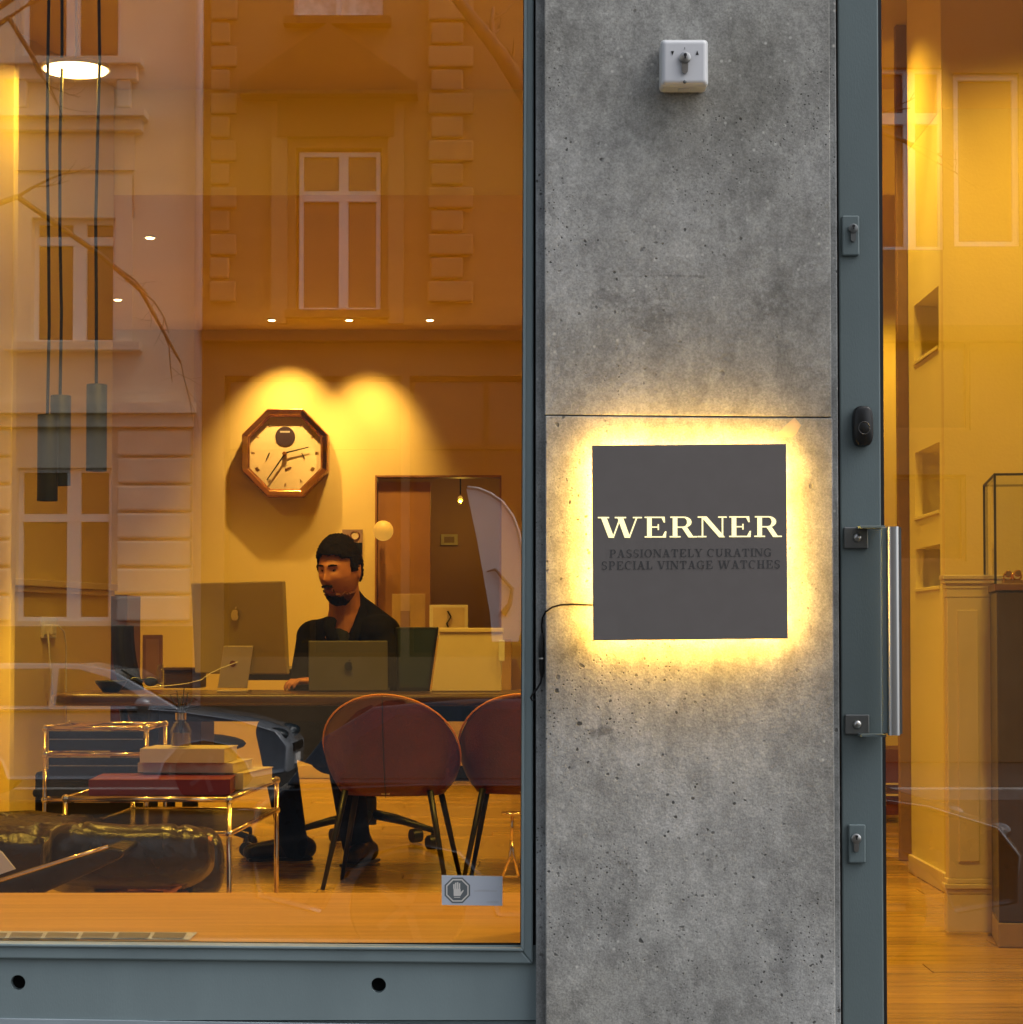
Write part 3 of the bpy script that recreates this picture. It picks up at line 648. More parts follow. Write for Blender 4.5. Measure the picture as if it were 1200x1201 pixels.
# the leaf stands partly open: a brown board left half, paler strip right
MB().box(dx0+.014, dx0+.37, Y_BW+.05, Y_BW+.09, FZ+.01, dzt-.04).build('door_leaf', MT['doorw'], dj, bevel=.003)
# left partition with dado rail (oblique)
pa, pb_ = P(0,753,9.6), P(130,753,10.7); dirp = (pb_-pa).normalized(); pa2 = pa - dirp*4.0; nrm = Vector((dirp.y, -dirp.x, 0))
if nrm.y > 0: nrm = -nrm
def slab(mb, p, q, z0, z1, off0, off1):
    a, b = p.copy(), q.copy(); a.z = b.z = z0
    return mb.prism([a+nrm*off0, b+nrm*off0, b+nrm*off1, a+nrm*off1], (0,0,z1-z0))
struct(slab(MB(), pa2, pb_, FZ-.01, ZC1, 0, -.16).build('partition_wall', MT['wall']))
dz = P(0,677,9.6).z
for (z0,z1,o,nm) in ((dz-.03,dz,.035,'dado_rail'), (dz-.055,dz-.031,.02,'dado_rail'), (FZ,FZ+.12,.015,'skirting_board')):
    struct(slab(MB(), pa2, pb_-dirp*.002, z0, z1, .001, o).build(nm, MT['trim'], bevel=.004))
struct(MB().box(X(-260,9.2), X(13.5,9.2), 9.2, 9.28, FZ, ZC1-.001).build('wall_pier', MT['wall'], bevel=.004))
# socket with charging cable
so_ = thing('wall_socket', 'cream double wall socket with plugs on the wall left of the desk', 'socket', P(62,735,9.8))
def onwall(u, v, off):
    d = ray(u, v); o = Vector((0,0,EYE)); t = ((pa+nrm*off) - o).dot(nrm)/d.dot(nrm); return o + d*t
m_ = MB(); a = onwall(44,723,0); b = onwall(66,748,0)
m_.obox((a+b)/2 + nrm*.008, (abs((b-a).length*.62), .016, abs(a.z-b.z)), math.atan2(dirp.y, dirp.x)); m_.build('faceplate', MT['white_card'], so_, bevel=.003)
c = onwall(58,738,.03); MB().obox(c, (.045,.05,.045), math.atan2(dirp.y, dirp.x)).build('plug', MT['white_card'], so_, bevel=.006)
cbl = MB().tube([onwall(60,737,.04), onwall(68,733,.06), onwall(75,740,.06), onwall(77.5,755,.05), onwall(77.5,800,.04), onwall(77.5,850,.04)], .004, 8)
tag(cbl.build('charging_cable', MT['white_card'], smooth=True), 'cream cable arching from the socket down to the floor', 'cable', None)
cbl = MB().tube([onwall(56,740,.04), onwall(57,752,.05), onwall(58.5,775,.05), onwall(61,800,.05), onwall(62,818,.04)], .004, 8)
tag(cbl.build('charging_cable', MT['white_card'], smooth=True), 'cream cable hanging straight down from the left plug of the socket', 'cable', None)

# right part: niche wall block, pedestal wall
def X0(u, Y): return X(u, Y)
YN = 8.4; xn = X(1108,YN); yn2 = xn*F_PX/(1068-600)
zn = Z(127, YN)
nw = thing('niche_wall', 'yellow-lit wall block with shelf niches in its side behind the glass door', 'wall', (xn+.8, YN, FZ))
# front skin
MB().box(xn, xn+3, YN, YN+.05, FZ, zn).build('front_face', MT['wall'], nw)
MB().box(xn, xn+3, YN+.01, yn2, zn+.003, ZC1-.001).build('soffit_block', MT['ceil'], nw)
# side face with three niche openings (seen at a steep angle): openings in y / z
sd = MB(); ns = [(Z(405,YN), Z(330,YN)), (Z(600,YN), Z(515,YN)), (Z(690,YN), Z(636,YN))]
zcur = FZ
for z0, z1 in sorted(ns):
    sd.box(xn, xn+.03, YN+.051, yn2, zcur, z0); sd.box(xn, xn+.03, YN+.051, YN+.09, z0, z1); sd.box(xn, xn+.03, yn2-.12, yn2, z0, z1); zcur = z1
    # niche lining
sd.box(xn, xn+.03, YN+.051, yn2, zcur, zn)
sd.build('side_face', MT['wall_yellow'], nw)
for z0, z1 in ns:
    m_ = MB(); m_.box(xn+.031, xn+.15, YN+.07, yn2-.1, z0-.02, z0-.001); m_.box(xn+.031, xn+.15, YN+.07, yn2-.1, z1+.001, z1+.02)
    m_.box(xn+.15, xn+.17, YN+.07, yn2-.1, z0-.02, z1+.02); m_.box(xn+.031, xn+.15, YN+.07, YN+.0895, z0-.02, z1+.02); m_.box(xn+.031, xn+.15, yn2-.0995, yn2-.08, z0-.02, z1+.02)
    m_.build('niche', MT['wall_yellow'], nw)
    MB().box(xn-.006, xn+.14, YN+.10, yn2-.125, z0+.0, z0+.014).build('shelf', MT['wall_yellow'], nw, bevel=.002)
MB().box(xn-.015, xn, YN-.001, yn2, FZ, FZ+.07).build('skirting', MT['trim'], nw, bevel=.003)
MB().box(xn-.016, xn+3, YN-.016, YN-.0005, FZ, FZ+.07).build('skirting', MT['trim'], nw, bevel=.003)
# brown door edge and far strip
struct(MB().box(X(1053.5,9.6), X(1067,9.6), 9.6, 9.64, FZ, ZC1-.002).build('passage_pier', mat('tan_paint',(.34,.19,.07),.7), bevel=.004))
struct(MB().box(X(1020,12.2), X(1130,12.2), 12.2, 12.3, FZ, ZC2-.002).build('passage_wall', MT['wall']))
struct(MB().box(X(1067.1,9.75), xn+3, 9.75, 9.8, FZ, ZC1-.003).build('passage_wall', MT['wall_yellow']))
dc = thing('drawer_cabinet', 'dark reddish drawer cabinet in the passage behind the door', 'cabinet', (X(1045,11.6), 11.6, FZ))
MB().box(X(1030,11.6), X(1075,11.6), 11.6, 12.0, FZ+.04, Z(878,11.6)).build('carcass', MT['redcab'], dc, bevel=.003)
for v in (918, 931): MB().box(X(1030.5,11.58), X(1074,11.58), 11.575, 11.599, Z(v+2,11.58), Z(v,11.58)).build('drawer_edge', MT['trim'], dc)
# half-height panelled wall end (pedestal)
YQ = 7.18
pd = thing('panelled_pedestal', 'cream painted half-height pedestal with moulded cap and plinth behind the door', 'pedestal', (X(1132,YQ), YQ, FZ))
def mold(mb, u0, u1, prof, Y, dep):
    # stacked boxes with different projections
    for (v0, v1, pr) in prof:
        mb.box(X(u0,Y)-pr, X(u1,Y)+pr, Y-pr, Y+dep, Z(v1,Y), Z(v0,Y))
MB().box(X(1110,YQ), X(1190,YQ), YQ, YQ+.05, Z(1030,YQ), Z(700,YQ)).build('body', MT['trim'], pd, bevel=.003)
c_ = MB(); mold(c_, 1110, 1190, [(674,679,.014),(679.05,684,.010),(684.05,690,.004),(690.05,700,.0015)], YQ, .05); c_.build('cap', MT['trim'], pd, bevel=.002)
c_ = MB(); mold(c_, 1110, 1190, [(1030,1036,.006),(1036.05,1042,.014),(1042.05,1048,.008),(1048.05,1093,.006)], YQ, .05); c_.build('plinth', MT['trim'], pd, bevel=.003)
MB().box(X(1122,YQ), X(1146,YQ), YQ-.006, YQ+.001, Z(1010,YQ), Z(715,YQ)).build('raised_panel', MT['trim'], pd, bevel=.002)
# vitrine
vf = Hh(1171,1111,FZ); YV = vf.y; xv = vf.x; yvb = YV+.5; xvb = xv
vt = thing('display_case', 'glass topped display case on a dark olive base at the right picture edge', 'display case', (xv+.25, YV+.25, FZ))
zv0 = Z(684,YV); zv1 = Z(556,YV); zb1 = Z(1081,YV)
MB().box(xv, xv+.55, YV, yvb, FZ, zb1-.003).build('plinth', MT['vitbase'], vt, bevel=.003)
MB().box(xv+.003, xv+.547, YV+.003, yvb-.003, zb1, Z(694,YV)).build('base', MT['vit'], vt, bevel=.003)
MB().box(xv-.002, xv+.552, YV-.002, yvb+.002, Z(692,YV), zv0).build('case_bottom', mat('brown_tray',(.16,.07,.03),.4), vt, bevel=.002)
g_ = MB(); e = .0035
for (x, y) in ((xv,YV),(xv+.55,YV),(xv,yvb),(xv+.55,yvb)): g_.box(x-e, x+e, y-e, y+e, zv0, zv1)
for z in (zv1,): 
    g_.box(xv-e, xv+.55+e, YV-e*.9, YV+e*.9, z-e, z+e); g_.box(xv-e, xv+.55+e, yvb-e*.9, yvb+e*.9, z-e, z+e); g_.box(xv-e*.9, xv+e*.9, YV, yvb, z-e*.8, z+e*.8); g_.box(xv+.55-e*.9, xv+.55+e*.9, YV, yvb, z-e*.8, z+e*.8)
g_.build('metal_frame', MT['gasket'], vt)
MB().box(xv+.004, xv+.546, YV+.004, yvb-.004, zv0+.001, zv1-.004).build('glass_cover', MT['thin_glass'], vt)
for i, (u, v) in enumerate(((1182,676),(1193,675),(1206,676))):
    m_ = MB(); c = P(u, v, YV+.12)
    m_.tube([(c.x+.014*math.cos(a), c.y+.006*math.cos(a), c.z+.012*math.sin(a)) for a in [2*pi*k/16 for k in range(17)]], .003, 6); m_.lathe((c.x, c.y-.01, c.z+.008), [(.011,.004),(.011,-.002),(.009,-.004)], 16, 'Y')
    m_.obox((c.x, c.y, zv0+.008), (.03,.03,.012))
    tag(m_.build('wristwatch', MT['gold'], auto=40), ['gold wristwatch nearest the left glass edge of the display case', 'gold wristwatch in the middle of the row inside the display case', 'gold wristwatch farthest right inside the display case'][i], 'watch', 'gold watches inside the display case')

rot_ = R(-8); r0_ = Vector((-.25,-.25,0)); loc_ = Vector((xv,YV,FZ)) - Matrix.Rotation(rot_,3,'Z') @ r0_
vt.location = (loc_.x, loc_.y, FZ); vt.rotation_euler = (0,0,rot_)
# ================================================================== LIGHT FITTINGS
WARM = (1.0, .60, .07)
def spot(name, loc, target, energy, size=R(60), blend=.6, rad=.03, col=WARM):
    l = bpy.data.lights.new(name, 'SPOT'); l.energy = energy*(.95 if name in ('light_clock','light_scallop') else 1.1 if abs(loc[1]-4.75) < .01 else .78); l.spot_size = size; l.spot_blend = blend; l.shadow_soft_size = rad; l.color = col
    o = bpy.data.objects.new(name, l); COL.objects.link(o); o.location = loc
    o.rotation_euler = (Vector(target)-Vector(loc)).to_track_quat('-Z', 'Y').to_euler(); return o
def downlight(label, loc, r=.026, group='recessed ceiling spotlights'):
    t = thing('ceiling_spotlight', label, 'spotlight', loc, group); L = Vector(loc)
    MB().lathe(L, [(r,.0),(r*1.25,-.002),(r*1.25,-.006),(r*.95,-.006)], 20).build('ring', MT['white_card'], t, auto=40)
    MB().lathe(L+Vector((0,0,-.0065)), [(r*.85,0),(r*.8,-.004)], 16).build('lens', MT['lens'], t)
    return L
L1 = downlight('round ceiling spotlight directly above and left of the wall clock', (X(318,14.9), 14.9, ZC2))
L2 = downlight('round ceiling spotlight between the clock and the doorway', (X(409,14.9), 14.9, ZC2))
L3 = downlight('round ceiling spotlight above the doorway in the back wall', (X(504,14.9), 14.9, ZC2))
L4 = downlight('ceiling spotlight right of the pendant cords, nearest of the rear ceiling', Hh(176,277,ZC2))
L5 = downlight('ceiling spotlight low beside the right pendant cord', Hh(138,350,ZC2))
L6 = Hh(57,158,EYE+2.30)
L7 = downlight('ceiling spotlight cut by the right picture edge above the display case', Hh(1201,47,ZC1))
clk = P(334, 531, Y_BW-.18)
spot('light_clock', L1-Vector((-.10,-.0,.02)), (P(336,520,Y_BW).x, Y_BW-.05, P(336,520,Y_BW).z), 100, R(72), 1.0, .02, (1,.58,.15))
spot('light_scallop', L2-Vector((-.12,.0,.02)), (P(432,520,Y_BW).x, Y_BW-.0, P(432,530,Y_BW).z), 112, R(64), 1.0, .06, (1,.58,.15))
spot('light_doorway', L3-Vector((0,0,.02)), L3-Vector((0,.35,2)), 120, R(80), .8, .03)
spot('light_desk_a', L4-Vector((0,0,.02)), L4-Vector((-.5,-.5,2)), 300, R(84), .8, .04)
spot('light_desk_b', L5-Vector((0,0,.02)), L5-Vector((-.5,.1,2)), 240, R(110), .8, .04)
t6 = thing('track_spotlight', 'small spotlight on a short stem behind the left pendant cord', 'spotlight', (L6.x, L6.y, ZC1))
MB().lathe(L6, [(.03,.10),(.034,.095),(.034,.0),(.028,.0)], 16).build('housing', MT['white_card'], t6, auto=40)
MB().lathe(L6, [(.026,.003),(.026,.001)], 14).build('lens', MT['lens'], t6)
MB().tube([L6+Vector((0,0,.099)), (L6.x, L6.y, ZC1)], .006, 8).build('stem', MT['white_card'], t6)
spot('light_left', L6-Vector((0,0,.02)), L6-Vector((0,.0,2)), 62, R(120), .8, .04)
spot('light_case', L7-Vector((0,0,.02)), L7-Vector((.1,.1,2)), 200, R(120), .8, .04)
# unseen fill spotlights added above the picture edge to light shop and sill
for i, (x, y, e) in enumerate(((-1.9,6.0,75),(-.6,7.6,170),(-1.25,8.15,110),(.30,8.15,110),(1.35,5.6,230),(2.0,7.6,190),(1.15,9.0,120),(-1.9,4.75,60),(-.55,4.75,60))):
    L = downlight(['ceiling spotlight over the lounge chair above the picture edge','ceiling spotlight over the low table above the picture edge','ceiling spotlight over the laptop above the picture edge','ceiling spotlight over the right red chair above the picture edge','ceiling spotlight just inside the glass door','ceiling spotlight over the display case','ceiling spotlight beside the niche wall block','ceiling spotlight over the left end of the oak sill','ceiling spotlight over the right end of the oak sill'][i], (x, y, ZC1))
    spot('light_ceiling', L-Vector((0,0,.02)), L-Vector((0,-.45 if i in (2,3) else 0,2)), e, R(80 if i in (2,3) else 130 if y > 5 else 85), .8, .05)
# unseen spots without fittings: yellow glow for the niches, light for the passage
spot('light_niche', (X(1050,8.3), 8.3, ZC1-.1), (xn, 8.95, FZ+.8), 100, R(44), 1.0, .05, (1,.62,.12))
spot('light_passage', (X(1046,11.4), 11.5, ZC2-.1), (X(1046,12.2), 12.2, FZ+1.9), 60, R(70), .9, .05)
# ceiling disc lamp
cd = Hh(89, 80, EYE+2.27)
dl = thing('ceiling_disc_lamp', 'bright round flat ceiling lamp behind the pendant cords', 'ceiling lamp', (cd.x, cd.y, ZC1))
MB().lathe(cd, [(.132,.012),(.136,.0),(.136,-.004),(.128,-.004)], 40).build('rim', MT['white_card'], dl, auto=40)
MB().lathe(cd-Vector((0,0,.0045)), [(.127,0),(.122,-.006)], 40).build('diffuser', MT['disc'], dl)
MB().lathe(cd, [(.02,.013),(.02,.03),(.005,.034),(.005,ZC1-cd.z)], 12).build('stem', MT['white_card'], dl)
pl_ = bpy.data.lights.new('light_disc', 'POINT'); pl_.energy = 13; pl_.shadow_soft_size = .02; pl_.color = WARM
po_ = bpy.data.objects.new('light_disc', pl_); COL.objects.link(po_); po_.location = cd - Vector((0,0,.03))
bk = thing('back_room_lamp', 'small bare bulb hanging in the room beyond the doorway', 'lamp', P(540,585,16.9))
MB().ell(P(540,585,16.9), (.02,.02,.026), 14, 10).build('bulb', MT['globe'], bk, smooth=True)
MB().tube([P(540,585,16.9)+Vector((0,0,.035)), P(540,585,16.9)+Vector((0,0,ZC2-P(540,585,16.9).z))], .006, 6).build('cord', MT['blackmatte'], bk)
pl_ = bpy.data.lights.new('light_back_room', 'POINT'); pl_.energy = 9; pl_.shadow_soft_size = .012; pl_.color = WARM
po_ = bpy.data.objects.new('light_back_room', pl_); COL.objects.link(po_); po_.location = P(540,585,16.9) - Vector((0,.02,.032))
# pendants
for i, (uc, v0, v1, ut, lab) in enumerate(((55.5,486,587,57.5,'black tube pendant lamp hanging lowest, leftmost of the three'), (70.5,463.5,569,72.5,'black tube pendant lamp, middle one partly behind the leftmost'), (113,450.5,552,115.5,'black tube pendant lamp hanging highest, rightmost of the three'))):
    Yp = 8.75 + (.12, .24, .15)[i]; c0 = P(uc, v1, Yp); c1 = P(uc, v0, Yp); top = Vector((P(ut,0,Yp).x, Yp, ZC1))
    t = thing('pendant_lamp', lab, 'pendant lamp', top, 'black tube pendants over the desk')
    r = (X(uc+12,Yp)-X(uc-12,Yp))/2
    MB().lathe((c0.x,Yp,c0.z), [(r*.9,.012),(r*.9,.0),(r,.0),(r,c1.z-c0.z-.002),(r*.96,c1.z-c0.z)], 28).build('shade', MT['lamp_black'], t, auto=40)
    MB().lathe((c0.x,Yp,c0.z+.013), [(r*.85,0),(r*.85,.004)], 20).build('lens', MT['lens'], t)
    pts = [(c1.x,Yp,c1.z-.001)] + [(c1.x+(top.x-c1.x)*f_+.006*math.sin(f_*7+i), Yp, c1.z+(ZC1-c1.z)*f_) for f_ in (.2,.4,.6,.8)] + [tuple(top)]
    MB().tube(pts, .0062, 8).build('cord', MT['blackmatte'], t, smooth=True)
    MB().lathe(top, [(.03,-.02),(.03,-.0005)], 16).build('canopy', MT['blackmatte'], t)
    spot('light_pendant', (c0.x,Yp,c0.z+.005), (c0.x,Yp,c0.z-1), 25, R(90), .6, .03)
# wall globe on the doorway edge
gl = MB().ell(P(449.5,622,Y_BW-.12), .068, 24, 14); 
gt = thing('wall_globe_lamp', 'glowing yellow globe lamp at the left edge of the doorway', 'wall lamp', P(449.5,622,Y_BW))
gl.build('globe', MT['globe'], gt, smooth=True); MB().obox(P(446,622,Y_BW-.035), (.03,.07,.03)).build('bracket', MT['golddark'], gt)

# ================================================================== WALL CLOCK
YC = Y_BW - .12
cc = P(334.3, 530.5, YC); ck = thing('wall_clock', 'large octagonal gold rimmed wall clock with cream dial on the back wall', 'clock', (cc.x, Y_BW, cc.z-.28))
def octa(r, y, rot=pi/8, n=8): return [Vector((cc.x + r*math.cos(rot+2*pi*k/n), y, cc.z + r*1.02*math.sin(rot+2*pi*k/n))) for k in range(n)]
def ringmesh(r0, r1, ya, yb, yin=None):
    m = MB(); n = 8
    a, b, c, d = octa(r0,yb), octa(r0,ya), octa(r1,yin if yin is not None else ya), octa(r1,yb)
    vs = a+b+c+d; fs = []
    for q_ in range(3): fs += [(q_*n+k, q_*n+(k+1)%n, (q_+1)*n+(k+1)%n, (q_+1)*n+k) for k in range(n)]
    fs += [(3*n+k, 3*n+(k+1)%n, (k+1)%n, k) for k in range(n)]
    return m.add(vs, fs)
s_ = .00575*.99
R0 = 50.5*s_/math.cos(pi/8)
ringmesh(R0, R0*.93, YC-.005, Y_BW-.001).build('case', MT['golddark'], ck, bevel=.004)
ringmesh(R0*.985, R0*.86, YC-.022, YC+.02, YC-.012).build('bezel', MT['gold'], ck, bevel=.005)
ringmesh(R0*.875, R0*.82, YC-.012, YC+.036, YC+.004).build('inner_bezel', MT['golddark'], ck, bevel=.003)
YFc = YC + .038
MB().prism(octa(R0*.9, YFc), (0,.01,0)).build('dial', MT['dial'], ck)
kx = lambda u: P(u, 531, YFc).x; kz = lambda v: P(334, v, YFc).z
MB().lathe((kx(334.5), YFc-.001, kz(511.5)), [(11.6*s_,0),(11.6*s_,-.004)], 32, 'Y').build('subdial', mat('dark_plum_enamel',(.05,.03,.04),.3), ck)
MB().box(kx(328.5), kx(340), YFc-.0062, YFc-.0055, kz(507), kz(505)).build('subdial_mark', MT['pale_print'], ck)
def hand(nm, u0, v0, u1, v1, wd, y, mt=None):
    a, b = Vector((kx(u0), y, kz(v0))), Vector((kx(u1), y, kz(v1))); d = (b-a).normalized(); n_ = Vector((-d.z,0,d.x))*wd*s_/2
    MB().prism([a-n_, a+n_, b+n_*.6, b-n_*.6], (0,.003,0)).build(nm, mt or MT['black'], ck)
hand('minute_hand', 335.5, 531, 313.5, 563, 2.0, YFc-.028)
hand('hour_hand', 332, 531.8, 362.5, 524.2, 2.0, YFc-.024)
MB().lathe((kx(334.2), YFc-.001, kz(532)), [(2.6*s_,0),(2.6*s_,-.034),(1.2*s_,-.036)], 16, 'Y').build('hand_boss', MT['golddark'], ck)
hand('second_hand', 354, 531, 357.5, 537.5, 1.3, YFc-.006); hand('second_hand', 316.2, 530.5, 312.3, 539, 1.4, YFc-.006); hand('date_mark', 334.5, 550.5, 341.5, 547.5, 2.6, YFc-.004, MT['golddark'])
for k in range(12):
    if k in (0,): continue
    a = pi/2 - k*pi/6; r = 37.5
    u, v = 334.3 + r*math.cos(a), 531 - r*math.sin(a); txt = {1:'I',2:'II',3:'III',4:'IIII',5:'V',6:'VI',7:'VII',8:'VIII',9:'IX',10:'X',11:'XI'}[k]
    m_ = MB(); wtot = len(txt)*1.7; i = 0; rot = -(k*pi/6)
    M = Matrix.Translation((kx(u), YFc-.0008, kz(v))) @ Matrix.Rotation(k*pi/6, 4, 'Y')
    for j, ch in enumerate(txt):
        xo = (j-(len(txt)-1)/2)*1.25*s_; h = 2.1*s_; w1 = .20*s_
        if ch == 'I': ls = [((xo,-h),(xo,h))]
        elif ch == 'V': ls = [((xo-.8*s_,h),(xo,-h)), ((xo,-h),(xo+.8*s_,h))]
        else: ls = [((xo-.8*s_,h),(xo+.8*s_,-h)), ((xo-.8*s_,-h),(xo+.8*s_,h))]
        for (xa,za),(xb,zb_) in ls:
            q_ = [M @ Vector(p) for p in ((xa-w1,0,za),(xa+w1,0,za),(xb+w1,0,zb_),(xb-w1,0,zb_))]
            m_.prism(q_, (0,-.0012-.0002*j,0))
    m_.build('numeral', MT['golddark'], ck)
# poster near the man's head
pc = thing('small_poster', 'small picture of a clock face pinned to the back wall beside the man', 'poster', P(413,658,Y_BW))
YW = Y_BW-.012
MB().pb(401.5,425.5,620.5,657.5,YW,Y_BW-.001).build('sheet', mat('mauve_print',(.30,.20,.17),.6), pc)
MB().lathe(P(416.5,627.5,YW-.0005), [(5*.0057,0),(5*.0057,-.002)], 20, 'Y').build('print_disc', MT['bookcover'], pc)
MB().tube([P(416.5+5*math.cos(a),627.5+5*math.sin(a),YW-.003) for a in [2*pi*k/20 for k in range(21)]], .004, 6).build('print_ring', MT['redcab'], pc)
MB().pq([(402,632),(408,626),(412,631),(410,638),(402,640)], YW-.0012, YW-.0005).build('print_patch', MT['redcab'], pc)
MB().pq([(403,640),(410,636),(425,636),(425,650),(414,648),(403,650)], YW-.0013, YW-.0005).build('print_patch', MT['black'], pc)
MB().pb(416,418.5,638,643,YW-.002,YW-.0014).build('print_patch', MT['pale_print'], pc)
# room beyond: pictures and a sideboard against the far wall
def picture(name, label, u0,u1,v0,v1,Y, border, inner, iu=None):
    t = thing(name, label, 'picture', P((u0+u1)/2, v1, Y))
    MB().pb(u0,u1,v0,v1,Y-.02,Y-.001).build('mount', border, t, bevel=.002)
    a,b,c_,d = iu or (u0+4,u1-4,v0+3,v1-3)
    MB().pb(a,b,c_,d,Y-.0225,Y-.0205).build('print', inner, t); return t
picture('framed_picture', 'small pale framed picture high on the wall beyond the doorway', 517,537,626,639,17.79, mat('dim_mount',(.45,.36,.24),.6), mat('dim_print',(.22,.12,.06),.6))
t_ = picture('framed_picture', 'beige picture with a small brown square standing behind the black screen', 460,499,696,745,15.3, mat('beige_mount',(.40,.27,.14),.6), mat('brown_square',(.22,.12,.05),.6), (470,481,716,736))
t_ = picture('framed_picture', 'white card with a black scribbled figure standing above the cream case', 504,549,709,748,15.3, MT['white_card'], mat('card_face',(.62,.52,.42),.6))
MB().tube([P(525,716,15.272), P(529,723,15.272), P(524,731,15.272), P(526,735,15.272)], .006, 6).build('ink_line', MT['black'], t_)
sbd = thing('sideboard', 'low cream sideboard in front of the doorway behind the desk', 'sideboard', P(530,800,15.2))
MB().box(X(440,15.1), X(600,15.1), 15.1, 15.37, FZ+.1, Z(748,15.1)).build('carcass', mat('cream_lacquer',(.66,.50,.26),.5), sbd, bevel=.004)
for u in (480, 520, 560): MB().box(X(u,15.095), X(u+1,15.095), 15.09, 15.101, FZ+.14, Z(752,15.1)).build('door_joint', MT['redcab'], sbd)
MB().box(X(446,15.1), X(594,15.1), 15.14, 15.34, FZ, FZ+.1).build('plinth', MT['blackmatte'], sbd)

# ================================================================== DESK and what is on it
YD0 = 8.62; DZ = P(300, 813.5, YD0).z; YD1 = 9.40
dk = thing('desk', 'long dark walnut desk with a rounded left end', 'desk', (X(330,YD0), 9.0, FZ))
def rr(x0,x1,y0,y1,z0,z1,nl):
    m = MB(); pts = []
    for k in range(9): a = pi/2 + pi*k/8; pts.append(None)
    r = .12; o = []
    for cx, cy, a0 in ((x0+r, y1-r, pi/2), (x0+r, y0+r, pi)):
        for k in range(9): a = a0 + pi/2*k/8; o.append((cx+r*math.cos(a), cy+r*math.sin(a), z0))
    o += [(x1,y0,z0),(x1,y1,z0)]
    return m.prism(o, (0,0,z1-z0))
dx0_, dx1_ = X(55,YD0), 1.15
rr(dx0_, dx1_, YD0, YD1, DZ-.045, DZ, 8).build('tabletop', MT['deskw'], dk, bevel=.018, seg=5)
MB().box(dx0_+.35, dx1_-.1, YD0+.22, YD0+.26, DZ-.11, DZ-.046).build('underframe', MT['blackmatte'], dk)
for x in (dx0_+.38, dx1_-.14):
    for y in (YD0+.16, YD1-.16): MB().cap((x,y,DZ-.05),(x,y,FZ+.015),.02,.016,10).build('leg', MT['blackmatte'], dk, smooth=True)
pd_ = thing('pedestal_drawers', 'dark drawer unit standing under the left part of the desk', 'drawer unit', P(212,880,9.1))
MB().box(X(187,8.95), X(237,8.95), 8.95, 9.35, Z(905,8.95), Z(830,8.95)).build('carcass', mat('brown_drawers',(.035,.016,.012),.4), pd_, bevel=.003)
for v in (846, 866, 886): MB().box(X(205,8.945), X(219,8.945), 8.938, 8.949, Z(v+1,8.95), Z(v,8.95)).build('handle', MT['cyl'], pd_)
rc = thing('red_cabinet', 'dark red cabinet beyond the left end of the desk', 'cabinet', P(150,900,11.2))
MB().box(X(130,11.2), X(150,11.2), 11.2, 11.6, FZ, Z(697,11.2)).build('carcass', MT['redcab'], rc, bevel=.003)
MB().box(X(131,11.2), X(149,11.2), 11.19, 11.199, Z(800,11.2), Z(702,11.2)).build('door', MT['redcab'], rc, bevel=.003)
sp = thing('shelf_post', 'thin tan framed panel standing behind the left office chair', 'panel', P(180,800,10.9))
MB().pb(168,191,744,800,10.9,10.93).build('frame', mat('tan_frame',(.32,.16,.07),.5), sp, bevel=.004)
MB().pb(172,187,749,796,10.895,10.899).build('panel', mat('tan_panel',(.42,.24,.11),.5), sp)
# all-in-one computer (seen from behind)
Yi = 8.95; im = thing('desktop_computer', 'large flat desktop computer seen from behind on the left of the desk', 'computer', P(275,808,Yi))
def rotpts(c, w_, h_, t_, ang, lean=0, name='shell', mt=None, parent=None, bev=.006):
    m = MB().obox(c, (w_, t_, h_), ang, lean); return m.build(name, mt, parent, bevel=bev, seg=3)
ci = P(281, 736, Yi); s9 = Yi/F_PX
rotpts(ci, .50, 108*s9, .02, R(-38), R(4), 'screen_housing', MT['alu_grey2'] if 'alu_grey2' in MT else mat('matt_bronze_aluminium',(.30,.23,.12),.45,.2,.03), im)
st = MB(); a = P(255,808.5,Yi-.04)
st.pq([(255,806.5),(290,806.5),(297,757),(262.5,757)], Yi-.07, Yi-.063); st.build('stand', MT['alu'], im, bevel=.002)
MB().box(X(255,Yi-.07), X(291,Yi-.07), Yi-.07, Yi+.08, DZ, DZ+.008).build('foot', MT['alu'], im, bevel=.002)
m_ = MB(); c = P(273, 778, Yi-.072); m_.lathe(c, [(.012,0),(.012,-.002)], 20, 'Y'); m_.build('cable_hole', MT['redcab'], im)
def applemark(parent, u, v, Y, k, mt, ang=0):
    c = P(u, v, Y); m = MB(); pts = []
    for q_ in range(28):
        a = 2*pi*q_/28; r = 1 - .10*math.exp(-((a-pi/2)/.35)**2) - .12*math.exp(-((a-3*pi/2)/.3)**2) - .38*math.exp(-((((a+pi)%(2*pi))-pi-.18)/.35)**2)
        pts.append(Vector((r*k*math.cos(a), 0, r*k*1.08*math.sin(a))))
    leaf = [Vector((.05*k,0,1.1*k)), Vector((.42*k,0,1.3*k)), Vector((.40*k,0,1.65*k)), Vector((.08*k,0,1.45*k))]
    Mr = Matrix.Translation(c) @ Matrix.Rotation(ang,4,'Z')
    m.prism([Mr@p for p in pts], (0,-.0012,0)); m.prism([Mr@p for p in leaf], (0,-.0012,0)); m.build('emblem', mt, parent)
applemark(im, 275.5, 721, Yi-.014, .021, MT['alu'], R(-38))
tag(MB().tube([P(279,776,Yi-.075), P(262,782,Yi-.09), P(247,789,Yi-.1), P(236,797,Yi-.12), P(220,801,Yi-.14), P(200,803.5,Yi-.16), P(170,806,Yi-.10)], .0013, 8).build('power_cable', MT['white_card'], smooth=True), 'pale cable sagging from the hole in the computer stand across the desk', 'cable')
